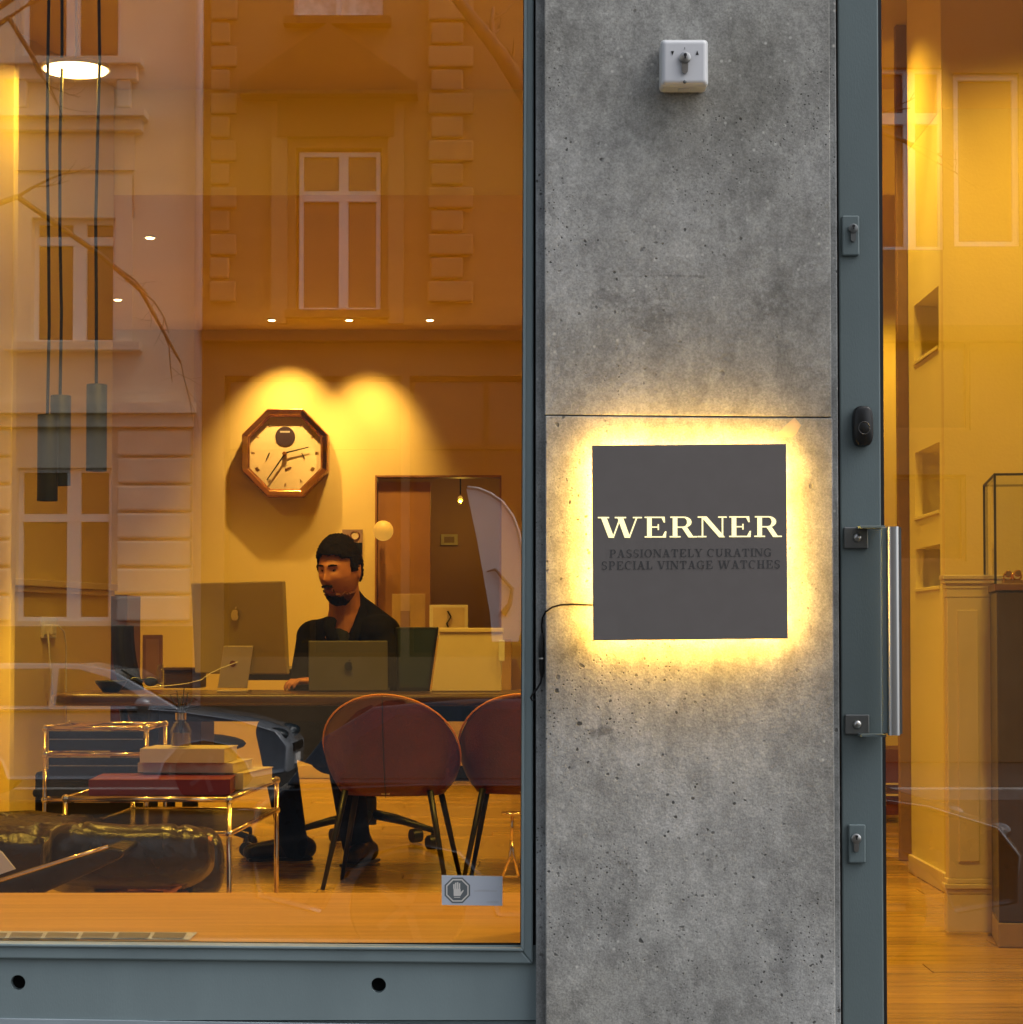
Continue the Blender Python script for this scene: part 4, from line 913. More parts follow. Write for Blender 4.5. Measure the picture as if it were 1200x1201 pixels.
# laptop
lt = thing('laptop', 'open grey laptop seen from behind in front of the man', 'laptop', P(408,810,9.0))
MB().obox(P(408.5,780.5,9.02), (.31, .008, 59*9.02/F_PX), R(8), R(-6)).build('lid', MT['alu_grey'], lt, bevel=.003)
MB().obox(P(408.5,808,9.17)+Vector((0,.02,.0)), (.31,.22,.014), R(8)).build('keyboard_base', MT['alu_grey'], lt, bevel=.003)
applemark(lt, 409, 781, 9.003, .017, MT['black'], R(8))
# black screen
bs = thing('black_monitor', 'black screen leaning beside the right shoulder of the man', 'monitor', P(488,811,9.1))
MB().pq([(464,735),(514.5,735),(503.5,811.5),(466,811.5)], 9.12, 9.145).build('housing', MT['black'], bs, bevel=.004)
MB().pq([(467,738),(511,738),(501,806),(469,806)], 9.1165, 9.1195).build('screen', MT['carglass'], bs)
# cream case
cs_ = thing('cream_case', 'cream box with sloping left side standing on the desk right of the black screen', 'box', P(547,812,9.0))
MB().pq([(516,737),(590,737),(588,811),(506,811)], 8.98, 9.14).build('body', MT['cream_case'], cs_, bevel=.005)
MB().pq([(515.4,736),(590.6,736),(590.4,741),(514.8,741)], 8.974, 9.146).build('lid', MT['cream_case'], cs_, bevel=.002)
wc = MB().pb(585,592,750,775,8.955,8.965); tag(wc.build('white_bottle', MT['white_card'], bevel=.002), 'narrow white packet at the right edge of the cream case', 'packet')
# papers, tray, bowl, sunglasses
tag(MB().obox(Hh(318,797,DZ)+Vector((0,-.15,.030)), (.30,.20,.055), R(10)).build('document_tray', MT['blackmatte'], bevel=.006), 'black tray of papers between the computer stand and the laptop', 'tray')
for i in range(4):
    lab = ['lowest loose sheet on the black tray','second loose sheet on the black tray','third loose sheet on the black tray','topmost loose sheet on the black tray'][i]
    o = MB().obox(Hh(318,797,DZ)+Vector((.01*i-.01,-.15,.0595+.0035*i)), (.22,.15,.002), R(8+14*i)).build('paper_sheet', [MT['paper'],MT['grey_print']][i%2]); tag(o, lab, 'paper', 'sheets on the black tray')
bw = thing('dark_bowl', 'small dark bowl on the left end of the desk', 'bowl', P(131,808,8.9))
MB().lathe(Vector((P(130,808,8.9).x, 8.9, DZ)), [(.03,.001),(.035,.006),(.058,.035),(.062,.046),(.058,.046),(.03,.012)], 28).build('bowl', MT['black'], bw, smooth=True)
sgl = thing('sunglasses', 'dark sunglasses lying on the desk beside the bowl', 'sunglasses', P(165,808,8.9))
for d_ in (-.028, .03): MB().ell(P(168,799,8.88)+Vector((d_,0,0)), (.027,.005,.018), 18, 10).build('lens', MT['black'], sgl, smooth=True)
MB().tube([P(160,797,8.88), P(172,796,8.88), P(180,797,8.95), P(190,803,9.05)], .003, 6).build('temple', MT['black'], sgl, smooth=True)
bx_ = thing('dark_box', 'dark brown box behind the reed bottle on the desk', 'box', P(218,808,9.15))
MB().pb(193,236,784,806.5,9.12,9.3).build('body', mat('dark_brown_box',(.04,.018,.012),.4), bx_, bevel=.004)
MB().pb(192.5,236.5,782.5,786,9.115,9.305).build('lid', mat('dark_brown_box_lid',(.05,.022,.014),.35), bx_, bevel=.002)
fl_ = MB().lathe(P(188,806,9.0), [(.016,0),(.02,.02),(.018,.06),(.012,.085),(.014,.09),(.011,.09),(.014,.03),(.01,.005)], 20); tag(fl_.build('drinking_glass', MT['thin_glass'], smooth=True), 'small clear glass catching light left of the dark box', 'glass')

# ================================================================== OFFICE CHAIRS
def office_chair(label, loc, rz):
    t = thing('office_chair', label, 'office chair', (0,0,0), None)
    MB().ell((0,0,.47), (.25,.24,.045), 28, 10).build('seat', MT['blackmatte'], t, smooth=True)
    MB().obox((0,0,.425), (.30,.30,.035)).build('seat_pan', MT['black'], t, bevel=.01)
    b = MB(); vs = []; n = 12
    for i in range(9):
        z = .56 + .42*i/8; yy = .22 + .05*math.sin(i/8*2.2) + .05*i/8; w_ = .20*(1-.25*(i/8)**3)*(1 if i else .8)
        for k in range(n+1):
            s__ = -1+2*k/n; vs.append((w_*s__, yy-.045*s__*s__, z))
    nn = n+1; off = len(vs); vs2 = [(x, y+.03, z) for x,y,z in vs]
    fs = [(i*nn+k, i*nn+k+1, (i+1)*nn+k+1, (i+1)*nn+k) for i in range(8) for k in range(n)]
    fs2 = [tuple(off+q for q in f[::-1]) for f in fs]
    side = [(i*nn, (i+1)*nn, off+(i+1)*nn, off+i*nn) for i in range(8)] + [(i*nn+n, off+i*nn+n, off+(i+1)*nn+n, (i+1)*nn+n) for i in range(8)]
    side += [(k, off+k, off+k+1, k+1) for k in range(n)] + [(8*nn+k, 8*nn+k+1, off+8*nn+k+1, off+8*nn+k) for k in range(n)]
    b.add(vs+vs2, fs+fs2+side); b.build('backrest', MT['blackmatte'], t, smooth=True)
    MB().tube([(0,.16,.41),(0,.27,.45),(0,.29,.62)], .018, 8).build('back_support', MT['black'], t, smooth=True)
    MB().lathe((0,0,.10), [(.035,0),(.035,.12),(.025,.13),(.025,.31)], 18).build('gas_column', MT['black'], t, auto=40)
    for k in range(5):
        a = 2*pi*k/5 + .35; c, s__ = math.cos(a), math.sin(a)
        ar = MB().tube([(.03*c,.03*s__,.145),(.17*c,.17*s__,.12),(.31*c,.31*s__,.085)], [.022,.018,.013], 8).build('base_arm', MT['black'], t, smooth=True)
        m = MB(); m.lathe((.31*c-.012, .31*s__, .032), [(.030,-.012),(.032,-.004),(.032,.020),(.030,.036)], 16, 'X'); m.tube([(.31*c,.31*s__,.04),(.31*c,.31*s__,.085)], .008, 6)
        m.build('caster', MT['black'], ar, auto=40)
    for s__ in (-1, 1):
        MB().tube([(.20*s__,.0,.42),(.29*s__,.0,.44),(.29*s__,.0,.62)], .013, 8).build('armrest_post', MT['black'], t, smooth=True)
        MB().obox((.29*s__,-.03,.63), (.06,.24,.022)).build('armrest', MT['black'], t, bevel=.008)
    t.location = loc; t.rotation_euler = (0,0,rz); return t
cb_ = Hh(428, 992, FZ)
oc = office_chair('black swivel office chair with casters under the seated man', (cb_.x+.02, cb_.y-.05, FZ), R(30))
o2 = copy_tree(oc); p2 = P(224, 760, 9.95); o2.location = (p2.x, p2.y, FZ); o2.rotation_euler = (0,0,R(92)); o2['label'] = 'black office chair seen edge-on behind the left end of the desk'
oc['group'] = 'black office chairs'; o2['group'] = 'black office chairs'

# ================================================================== RED SHELL CHAIRS
def red_chair():
    t = thing('shell_chair', '', 'chair', (0,0,0), 'oxblood shell chairs at the desk')
    # local: back faces -Y (to the camera), seat opens to +Y ; z from floor
    vs = []; nu, nv = 28, 14; TOPZ = .715; BOT = .335
    for j in range(nv+1):
        f = j/nv
        for i in range(nu+1):
            a = -1 + 2*i/nu; ang = a*R(112)
            ztop = TOPZ - .21*(1-math.cos(ang))
            z = BOT + (ztop-BOT)*f
            rr_ = .252 - .062*(1-f)**2.2 ; yy = .22
            x = rr_*1.0*math.sin(ang)*(1.0-.04*(1-f)); y = -(rr_*.92)*math.cos(ang) - .03*f
            vs.append((x, y+.0, z))
    n1 = nu+1; fs = [(j*n1+i, j*n1+i+1, (j+1)*n1+i+1, (j+1)*n1+i) for j in range(nv) for i in range(nu)]
    b = MB().add(vs, fs).build('shell', MT['redleather'], t, smooth=True)
    so2 = b.modifiers.new('thick', 'SOLIDIFY'); so2.thickness = .022; so2.offset = -1
    ss = b.modifiers.new('s', 'SUBSURF'); ss.levels = 1; ss.render_levels = 1
    top = [Vector(vs[nv*n1+i]) + Vector((0,-.001,.002)) for i in range(nu+1)]
    MB().tube(top, .0035, 6).build('piping', MT['piping'], b, smooth=True)
    seam = [Vector(vs[j*n1+nu//2]) + Vector((0,-.0015,0)) for j in range(nv+1)]
    MB().tube(seam, .0016, 6).build('seam', MT['black'], b, smooth=True)
    MB().ell((0,.03,.385), (.19,.19,.05), 28, 12).build('seat', MT['redleather'], t, smooth=True)
    MB().obox((0,-.228+.05,.352), (.03,.004,.006)).build('maker_tag', MT['white_card'], t)
    for sx in (-1,1):
        for sy in (-1,1):
            MB().tube([(sx*.155, sy*.13, .36), (sx*.19, sy*.165, .18), (sx*.225, sy*.20, .0)], [.012,.0105,.008], 10).build('leg', MT['black'], t, smooth=True)
    return t
rc1 = red_chair(); rc1['label'] = 'oxblood leather shell chair pushed up to the desk, its whole back visible'
pfl = Hh(445, 1044, FZ)
rc1.location = (X(458.5, pfl.y), pfl.y+.20, FZ); rc1.rotation_euler = (0,0,R(-6)); rc1.scale = (1.02,1,1)
rc2 = copy_tree(rc1); rc2['label'] = 'oxblood leather shell chair cut off by the window frame'
rc2.location = (X(619, pfl.y)+.0, pfl.y+.30, FZ); rc2.rotation_euler = (0,0,R(-4))
# gilt stand by the second chair
gs = thing('gilt_stand', 'small gilt metal stand with thin legs beside the second red chair', 'stand', Hh(600,1036,FZ))
q0 = P(590,1027,6.9); 
MB().tube([P(589.5,1028,6.9), P(598,1005,6.9), P(600,985,6.9)], .004, 8).build('leg', MT['chromeh'], gs, smooth=True)
MB().tube([P(608,1027,6.9), P(603,1005,6.9), P(600,985,6.9)], .004, 8).build('leg', MT['chromeh'], gs, smooth=True)
MB().tube([P(600,985,6.9), P(601,955,6.9)], .005, 8).build('post', MT['chromeh'], gs, smooth=True)
MB().lathe(P(601,955,6.9), [(.03,0),(.034,.004),(.03,.008)], 20).build('top', MT['chromeh'], gs, smooth=True)
MB().tube([P(592,1027.5,6.9), P(608,1027.5,6.9)], .003, 6).build('foot_bar', MT['chromeh'], gs)

# ================================================================== CHROME TABLE AND RACK
TZ = FZ + .5
FLc, FRc, BRc = Hh(77,936,TZ), Hh(269,937.5,TZ), Hh(324.5,914.5,TZ); BLc = FLc + (BRc-FRc)
tb = thing('chrome_side_table', 'low chrome tube table with smoked top and lower shelf beside the lounge chair', 'side table', ((FLc+BRc)/2).to_tuple()[:2] + (FZ,))
z2 = P(269,977.5,FRc.y).z
cs4 = [FLc, FRc, BRc, BLc]
def lvl(p, z): return Vector((p.x, p.y, z))
for i, p in enumerate(cs4): MB().tube([lvl(p,FZ+.012), lvl(p,TZ)], .0070, 12).build('leg', MT['chromeh'], tb, smooth=True)
for z, nm in ((TZ,'tabletop'), (z2,'lower_shelf')):
    pn = MB().prism([lvl(cs4[0].lerp(cs4[2],.02),z-.006), lvl(cs4[1].lerp(cs4[3],.02),z-.006), lvl(cs4[2].lerp(cs4[0],.02),z-.006), lvl(cs4[3].lerp(cs4[1],.02),z-.006)], (0,0,.008)).build(nm, MT['smoked'], tb)
    for i in range(4): MB().tube([lvl(cs4[i],z), lvl(cs4[(i+1)%4],z)], .0070, 12).build('rail', MT['chromeh'], tb, smooth=True)
    for p in cs4: MB().ell(lvl(p,z), .0112, 14, 10).build('connector', MT['chrome'], tb, smooth=True)
# rack
YR = 7.05; rk = thing('chrome_rack', 'chrome framed rack with black panels behind the low table', 'rack', P(115,975,YR))
D_ = .38
for dy in (0, D_):
    for u in (55, 173.5):
        zt_ = Z(853.5,YR); x = X(u,YR); MB().tube([(x,YR+dy,FZ+.01),(x,YR+dy,zt_)], .0070, 12).build('post', MT['chromeh'], rk, smooth=True)
        for v in (853.5, 884, 937.5): MB().ell((x,YR+dy,Z(v,YR)), .0110, 14, 10).build('connector', MT['chrome'], rk, smooth=True)
    for v in (853.5, 884, 937.5): MB().tube([(X(55,YR),YR+dy,Z(v,YR)),(X(173.5,YR),YR+dy,Z(v,YR))], .0070, 12).build('rail', MT['chromeh'], rk, smooth=True)
for v in (853.5, 884, 937.5):
    for u in (55,173.5): MB().tube([(X(u,YR),YR,Z(v,YR)),(X(u,YR),YR+D_,Z(v,YR))], .0070, 12).build('rail', MT['chromeh'], rk, smooth=True)
for (a, b) in ((857,880),(888,934),(941,985)): MB().pb(59,170,a,b,YR+.006,YR+.012).build('front_panel', MT['panelblack'], rk, bevel=.001)
for v in (866, 897): MB().box(X(60,YR),X(169,YR),YR-.004,YR+.003,Z(v+1.2,YR),Z(v,YR)).build('trim_strip', MT['cyl'], rk)
MB().box(X(58,YR), X(171,YR), YR+.012, YR+D_-.01, Z(937,YR)-.004, Z(937,YR)+.004).build('shelf', MT['panelblack'], rk)
bk_ = thing('black_armchair', 'black armchair side just visible left of the chrome rack', 'armchair', P(55,1000,7.3))
MB().pb(43,62,905,985,7.3,7.7).build('side', MT['blackmatte'], bk_, bevel=.01); MB().pb(40,64,925,935,7.28,7.72).build('armrest', MT['blackmatte'], bk_, bevel=.01)
# books on the table
def book(label, u0, u1, v_top, v_bot, Y, dep, rz, mt=None, cover=None, curve=False, group='books stacked on the chrome table'):
    a, b = P(u0, v_bot, Y), P(u1, v_top, Y); h = b.z-a.z; w_ = b.x-a.x; c = Vector(((a.x+b.x)/2, Y+dep/2, a.z+h/2))
    t = thing('book', label, 'book', (c.x, c.y, a.z), group)
    MB().obox(c, (w_-.006, dep-.006, h-.005), rz).build('pages', mt or MT['paper'], t)
    MB().obox(c+Vector((0,0,h/2-.0012)), (w_, dep, .0022), rz).build('cover', cover or MT['bookcover'], t)
    MB().obox(c-Vector((0,0,h/2-.0012)), (w_, dep, .0022), rz).build('cover', cover or MT['bookcover'], t)
    Mx = Matrix.Rotation(rz,3,'Z')
    MB().obox(c+Mx@Vector((0,-dep/2+.001,0)), (w_, .0022, h-.0046), rz).build('spine', cover or MT['bookcover'], t); return t
YBk = 6.30
zt0 = TZ+.0035
def zv(z, Y): # pixel row of height z at Y
    lo_, hi_ = 0, 1400
    for _ in range(40):
        m = (lo_+hi_)/2
        if P(600,m,Y).z > z: lo_ = m
        else: hi_ = m
    return lo_
book('burgundy flat catalogue lying at the front of the chrome table', 101, 266, 914, zv(zt0,6.08), 6.08, .30, R(3), MT['burg'], MT['burg'])
vb = zv(zt0, YBk+.03)
book('lowest pale book under the stack on the chrome table', 176, 297, 906, vb, YBk+.03, .34, R(-8))
book('second pale book from the bottom of the stack on the chrome table', 166, 280, 894.5, 905.9, YBk+.01, .26, R(-6))
book('thick pale book on top of the stack with the reed bottle on it', 166, 266, 877.5, 894.3, YBk-.01, .22, R(-3))
# reed bottle
zb_t = P(200,877.5,YBk-.01).z; cbv = Vector((X(213.5,YBk+.05), YBk+.05, zb_t+.001))
rb = thing('reed_bottle', 'glass scent bottle with dark reeds on top of the books', 'bottle', cbv)
k_ = (YBk+.05)/F_PX
MB().lathe(cbv, [(11.5*k_,0),(12.2*k_,3*k_),(12.2*k_,20*k_),(9*k_,27*k_),(5.5*k_,30*k_),(5.5*k_,36*k_),(6.2*k_,37*k_),(4.6*k_,37*k_),(4.6*k_,30*k_),(10.6*k_,22*k_),(10.8*k_,4*k_)], 28).build('glass', MT['thin_glass'], rb, smooth=True)
MB().lathe(cbv+Vector((0,0,.004)), [(10.2*k_,0),(10.4*k_,15*k_)], 24).build('liquid', MT['amber'], rb)
MB().lathe(cbv+Vector((0,0,32*k_)), [(6.6*k_,0),(6.6*k_,8*k_)], 20).build('collar', MT['chromeh'], rb, auto=40)
for i, (du, dv) in enumerate(((-12,62),(-5,66),(3,70),(9,64),(14,58),(-2,58))):
    MB().tube([cbv+Vector((0,0,10*k_)), cbv+Vector((du*.3*k_,0,40*k_)), cbv+Vector((du*k_, .01*(i%3-1), dv*k_))], .0016, 6).build('reed', MT['black'], rb, smooth=True)

# ================================================================== LOUNGE CHAIR
lg = thing('lounge_chair', 'dark olive leather lounge chair with wooden shell behind the sill', 'lounge chair', (X(130,5.6), 5.6, FZ))
def cushion(c, r, rz, rx, e=.40, wr=.012, seed=0):
    M = Matrix.Rotation(rz,4,'Z') @ Matrix.Rotation(rx,4,'X')
    def fn(d):
        f = lambda t, q: math.copysign(abs(t)**q, t)
        p = Vector((f(d.x,e)*r[0], f(d.y,e)*r[1], f(d.z,.75)*r[2]))
        nz_ = noise.noise(Vector((p.x*8+seed, p.y*6, p.z*8)))*wr*.8
        gd = min(abs((p.x+seed*.01) % .075 - .0375), 1)          # channels every 75 mm, creases running out of them
        nz_ -= math.exp(-(gd/.007)**2)*.010*max(0, d.z+.4)
        nz_ += math.sin(p.y*70 + math.sin(p.x*40)*1.5)*.0016*math.exp(-(gd/.02)**2)
        return p + d*nz_
    return MB().ell(c, r, 72, 36, M, fn)
cz = FZ + .40
cushion(Hh(150, 1006, cz), (.20,.20,.075), R(12), R(-10), wr=.011).build('seat_cushion', MT['leather'], lg, smooth=True)
cushion(P(225,1010,5.75), (.06,.20,.085), R(16), R(-4), wr=.010, seed=3).build('seat_roll', MT['leather'], lg, smooth=True)
cushion(P(20,990,5.9), (.22,.16,.065), R(-8), R(8), seed=9).build('back_cushion', MT['leather'], lg, smooth=True)
# curved wooden shell edge under the cushion
sv = []; 
for k in range(15):
    a = -pi*.50 + pi*.62*k/14; sv.append((236-4+24*math.cos(a)*.6 - 30*(1-k/14), 1016 - 32*math.sin(a)))
tr = [P(u, v, 5.36) for u, v in ((247,981),(243,992),(236,1003),(229,1016),(220,1030),(206,1042),(190,1050))]
MB().tube(tr, .0055, 10).build('shell_edge', MT['piping'], lg, smooth=True)
sm = MB(); A = [P(u,v,5.60) for u, v in ((246,985),(241,996),(234,1008),(226,1021),(216,1034),(202,1046),(185,1054))]
B_ = [p + Vector((-.05,.45,-.01)) for p in A]; nA = len(A)
sm.add(A+B_, [(i,i+1,nA+i+1,nA+i) for i in range(nA-1)]); ob = sm.build('shell', MT['rosewood'], lg, smooth=True); md = ob.modifiers.new('t','SOLIDIFY'); md.thickness = .012
MB().pq([(95,1062),(110,1046),(150,1041),(186,1043),(206,1050),(215,1064)], 5.4, 5.75).build('lower_shell', MT['rosewood'], lg, bevel=.006)
MB().tube([P(u,v,5.39) for u, v in ((150,1042),(170,1040.5),(190,1042),(206,1047),(214,1056))], .005, 8).build('shell_edge', MT['piping'], lg, smooth=True)
# arm: slanted padded bar with brass edge
MB().pq([(-40,1046),(60,1014),(128,993),(147,996),(143,1006),(100,1026),(40,1052),(-40,1074)], 5.05, 5.30).build('armrest', MT['leather'], lg, bevel=.012, seg=4)
MB().tube([P(u,v,5.045) for u, v in ((-40,1045),(30,1023),(80,1007),(127,992.5))], .0045, 8).build('armrest_edge', MT['chromeh'], lg, smooth=True)
for (u, v) in ((0,1075),(215,1075)): MB().cap(P(u,v,5.6), lvl(P(u,v,5.6),FZ+.015), .014, .012, 10).build('leg', MT['black'], lg, smooth=True)
mg = MB().pq([(-20,985),(2,999),(18,1019),(-20,1032)], 5.02, 5.026); tag(mg.build('magazine', MT['white_card']), 'corner of a white magazine on the lounge chair at the left edge', 'magazine')

# ================================================================== MAN
def remesh(ob, vox, it=4):
    r = ob.modifiers.new('r','REMESH'); r.mode = 'VOXEL'; r.voxel_size = vox; r.use_smooth_shade = True
    s = ob.modifiers.new('s','SMOOTH'); s.iterations = it; s.factor = .5; return ob
Yh = 9.36
man = thing('person', 'bearded dark-haired man in a black jacket sitting at the desk, looking down to the left', 'person', (P(410,900,9.7).x, 9.7, FZ))
kh = Yh/F_PX
hc = P(399, 669, Yh)
HM = Matrix.Translation(hc) @ Matrix.Rotation(R(-27),4,'Z') @ Matrix.Rotation(R(8),4,'X') @ Matrix.Diagonal((.93,.95,.97,1))
def g(d, c, s): return math.exp(-((d[0]-c[0])**2/s[0]**2 + (d[2]-c[1])**2/s[1]**2)) if d[1] < 0 else 0
def headpt(d):
    x, y, z = d
    rx, ry, rz = .088, .105, .130
    t = max(0, -z-.1)
    rx_ = rx*(1-.27*t**1.2); p = Vector((x*rx_, y*ry, z*rz))
    if z < -.2 and y > 0: p.y *= 1-.45*min(1, (-z-.2)/.8)
    if y < 0: p.y -= .012*max(0, -y)*(1-abs(x))*(1 if z<.3 else .4)
    o = 0
    o += .024*g(d,(0,-.16),(.10,.13)) + .010*g(d,(0,.06),(.09,.20)) + .009*g(d,(0,-.22),(.17,.07))
    o += .006*g(d,(.30,.26),(.26,.09)) + .006*g(d,(-.30,.26),(.26,.09))
    o -= .013*g(d,(.33,.10),(.18,.10)) + .013*g(d,(-.33,.10),(.18,.10))
    o += .006*g(d,(.5,-.14),(.2,.16)) + .006*g(d,(-.5,-.14),(.2,.16))
    o += .006*g(d,(0,-.44),(.20,.05)) + .006*g(d,(0,-.56),(.18,.05)) - .004*g(d,(0,-.50),(.22,.025))
    o += .014*g(d,(0,-.86),(.22,.14))
    return p + Vector((x*.3, -1, 0)).normalized()*o
body = MB()
body.ell((0,0,0), 1, 72, 56, None, headpt); body.v = [HM @ p for p in body.v]
for s__ in (-1,1):
    body.ell((0,0,0), (.010,.020,.033), 12, 10, HM @ Matrix.Translation((s__*.086,.012,-.004)) @ Matrix.Rotation(R(14)*s__,4,'Z'))
nk = P(405,724,9.44)
body.cap(hc+Vector((.012,.035,-.06)), nk, .062, .068)
shR, shL = P(368,748,9.56), P(447,744,9.38)
ch_ = P(408,800,9.50); pv = P(415,878,9.72)
body.cap(nk, ch_, .075, .12); body.cap(ch_, pv, .12, .13); body.cap(shR, shL, .055, .055)
elR, elL = P(352,812,9.34), P(462,806,9.22)
haR, haL = Hh(349,803,DZ+.03)*1.0, P(437,806,9.12)
haR = P(377,802.0,9.24); haR.z = DZ+.040
haL = P(437,803,9.32); haL.z = DZ+.045
for a, b, c in ((shR, elR, haR), (shL, elL, haL)): body.cap(a, b, .045, .036); body.cap(b, c, .036, .026)
# hands with fingers
def add_hand(mb, wrist, direc, side):
    d = direc.normalized(); up = Vector((0,0,1)); lat = d.cross(up).normalized()*side; L = .19
    palm_end = wrist + d*.085
    for q_ in (-.028,-.010,.010,.028): mb.cap(wrist+d*.02+lat*q_*.6, palm_end+lat*q_, .017, .013, 10)
    for q_, ln in ((-.030,.062),(-.010,.078),(.011,.083),(.031,.074)):
        a = palm_end+lat*q_; b = a + (d*1.0 + lat*q_*1.5 + up*.10).normalized()*ln*.45; c = b + (d*.8 - up*.55).normalized()*ln*.33; e_ = c + (d*.4 - up*.9).normalized()*ln*.25
        mb.cap(a,b,.0095,.0085,8); mb.cap(b,c,.0085,.008,8); mb.cap(c,e_,.008,.007,8)
    a = wrist+d*.025+lat*.030; b = a + (d*.5+lat*1.0-up*.1).normalized()*.036; c = b + (d*.9+lat*.35-up*.25).normalized()*.028
    mb.cap(a,b,.013,.011,8); mb.cap(b,c,.011,.009,8)
add_hand(body, haR, Vector((-.85,-.5,-.02)), 1); add_hand(body, haL, Vector((-.5,-.8,-.02)), -1)
# legs
hipR, hipL = pv+Vector((-.09,-.02,-.0)), pv+Vector((.09,-.02,0))
knR, knL = P(322,858,9.30), P(402,872,9.15)
anR, anL = P(345,978,9.62), P(418,975,9.50)
for a, b, c in ((hipR,knR,anR),(hipL,knL,anL)): body.cap(a,b,.07,.052); body.cap(b,c,.05,.028)
body.cap(anR, anR+Vector((-.06,-.03,-.05)), .022, .02); body.cap(anL, anL+Vector((-.01,-.06,-.05)), .022, .02)
bo = body.build('body', MT['skin'], man); remesh(bo, .0045, 2)
# shells over the head
def shell(name, mt, off, test, res=(110,80), wob=0.0, ws=40):
    m = MB(); m.ell((0,0,0), 1, res[0], res[1]); ds = [v.copy() for v in m.v]
    keep = [test(d) for d in ds]
    vs = []
    for d in ds:
        p = headpt(d); k = off(d) + wob*noise.noise(d*ws*.25)
        vs.append(HM @ (p + d.normalized()*k))
    m.v = vs; m.f = [f for f in m.f if sum(keep[i] for i in f) >= len(f)-0]; m.m = [0]*len(m.f)
    ob = m.build(name, mt, man, smooth=True); s = ob.modifiers.new('t','SOLIDIFY'); s.thickness = .012; s.offset = -1; return ob
NZ = lambda d, q: noise.noise(Vector((d.x*q, d.y*q, d.z*q)))
def hairline(d):
    j = .05*NZ(d, 14)
    if d.y < .12:
        if abs(d.x) < .60: return d.z > .52 - .10*abs(d.x) + j
        return d.z > .40 + j*.6 or (abs(d.x) > .86 and d.z > -.02 and d.y > -.4)
    return d.z > -.40 + j and not (abs(d.x) > .90 and d.z < .16)
shell('hair', MT['hair'], lambda d: .005 + .020*max(0,d.z)**1.3*(1 if d.y<.3 else .8) + .005*max(0,d.y) + .024*max(0,-d.y)*max(0,d.z), hairline, wob=.008, ws=60)
def beardmask(d):
    j = .05*NZ(d, 16)
    if d.y > .12 or (d.z > -.70 and d.x < 0): return False
    return d.y < -.05 and abs(d.x) < .50 + j and -.98 < d.z < -.72 + j*.6
shell('beard', MT['hair'], lambda d: .0012 + .012*max(0,-d.z-.6), beardmask, (140,110), wob=.003)
shell('stubble', mat('dark_stubble', (.17,.062,.032), .8, 0, .3, 60, spec=.1), lambda d: .0007, lambda d: d.y < .05 and ((d.z < -.64 + .06*NZ(d,12) and d.z > -.98 and abs(d.x) > .22)))
shell('moustache', MT['hair'], lambda d: .0035, lambda d: d.y < 0 and ((abs(d.x) < .27 and -.43 - .12*abs(d.x) < d.z < -.34) or (.20 < abs(d.x) < .27 and -.58 < d.z < -.40)), (140,120))
for s__ in (-1,1):
    shell('eyebrow', MT['hair'], lambda d: .005, (lambda s__: lambda d: d.y < 0 and .14 < d.x*s__ < .52 and .215 < d.z+.10*(abs(d.x)-.33)**2*4 < .29)(s__), (160,140))
    e_ = HM @ (headpt(Vector((s__*.33,-.93,.10)).normalized()) + Vector((0,.009,0)))
    ey = MB().ell(e_, .0125, 16, 12).build('eye', mat('eye_white_%d' % s__, (.13,.085,.06), .3), man, smooth=True)  # whites coloured dark to carry the shade of the eye sockets
    MB().ell(e_ + (HM.to_3x3() @ Vector((-.001,-.0098,-.0015))), .0052, 12, 8).build('iris', MT['hair'], ey, smooth=True)
shell('lips', mat('lips', (.26,.07,.055), .4), lambda d: .0012, lambda d: d.y < 0 and abs(d.x) < .20 and -.60 < d.z < -.44, (140,120))
# jacket
jk = MB()
jk.cap(P(368,747,9.57), P(447,742,9.38), .075, .078); jk.cap(P(372,752,9.55), P(380,860,9.64), .085, .11); jk.cap(P(442,750,9.40), P(438,860,9.58), .085, .12)
jk.cap(P(407,762,9.46), P(408,870,9.62), .105, .13); jk.cap(P(421,708,9.52), P(448,742,9.42), .040, .080); jk.cap(P(388,731,9.52), P(368,747,9.57), .036, .07)
jk.cap(P(412,735,9.54), P(410,790,9.56), .07, .10)
for a, b, c in ((shR+Vector((-.008,0,-.01)), elR, haR.lerp(elR,.04)), (shL+Vector((.012,0,-.01)), elL, haL.lerp(elL,.05))): jk.cap(a, b, .066, .052); jk.cap(b, c, .052, .040)
jo = jk.build('jacket', MT['jacket'], man); remesh(jo, .011, 3)
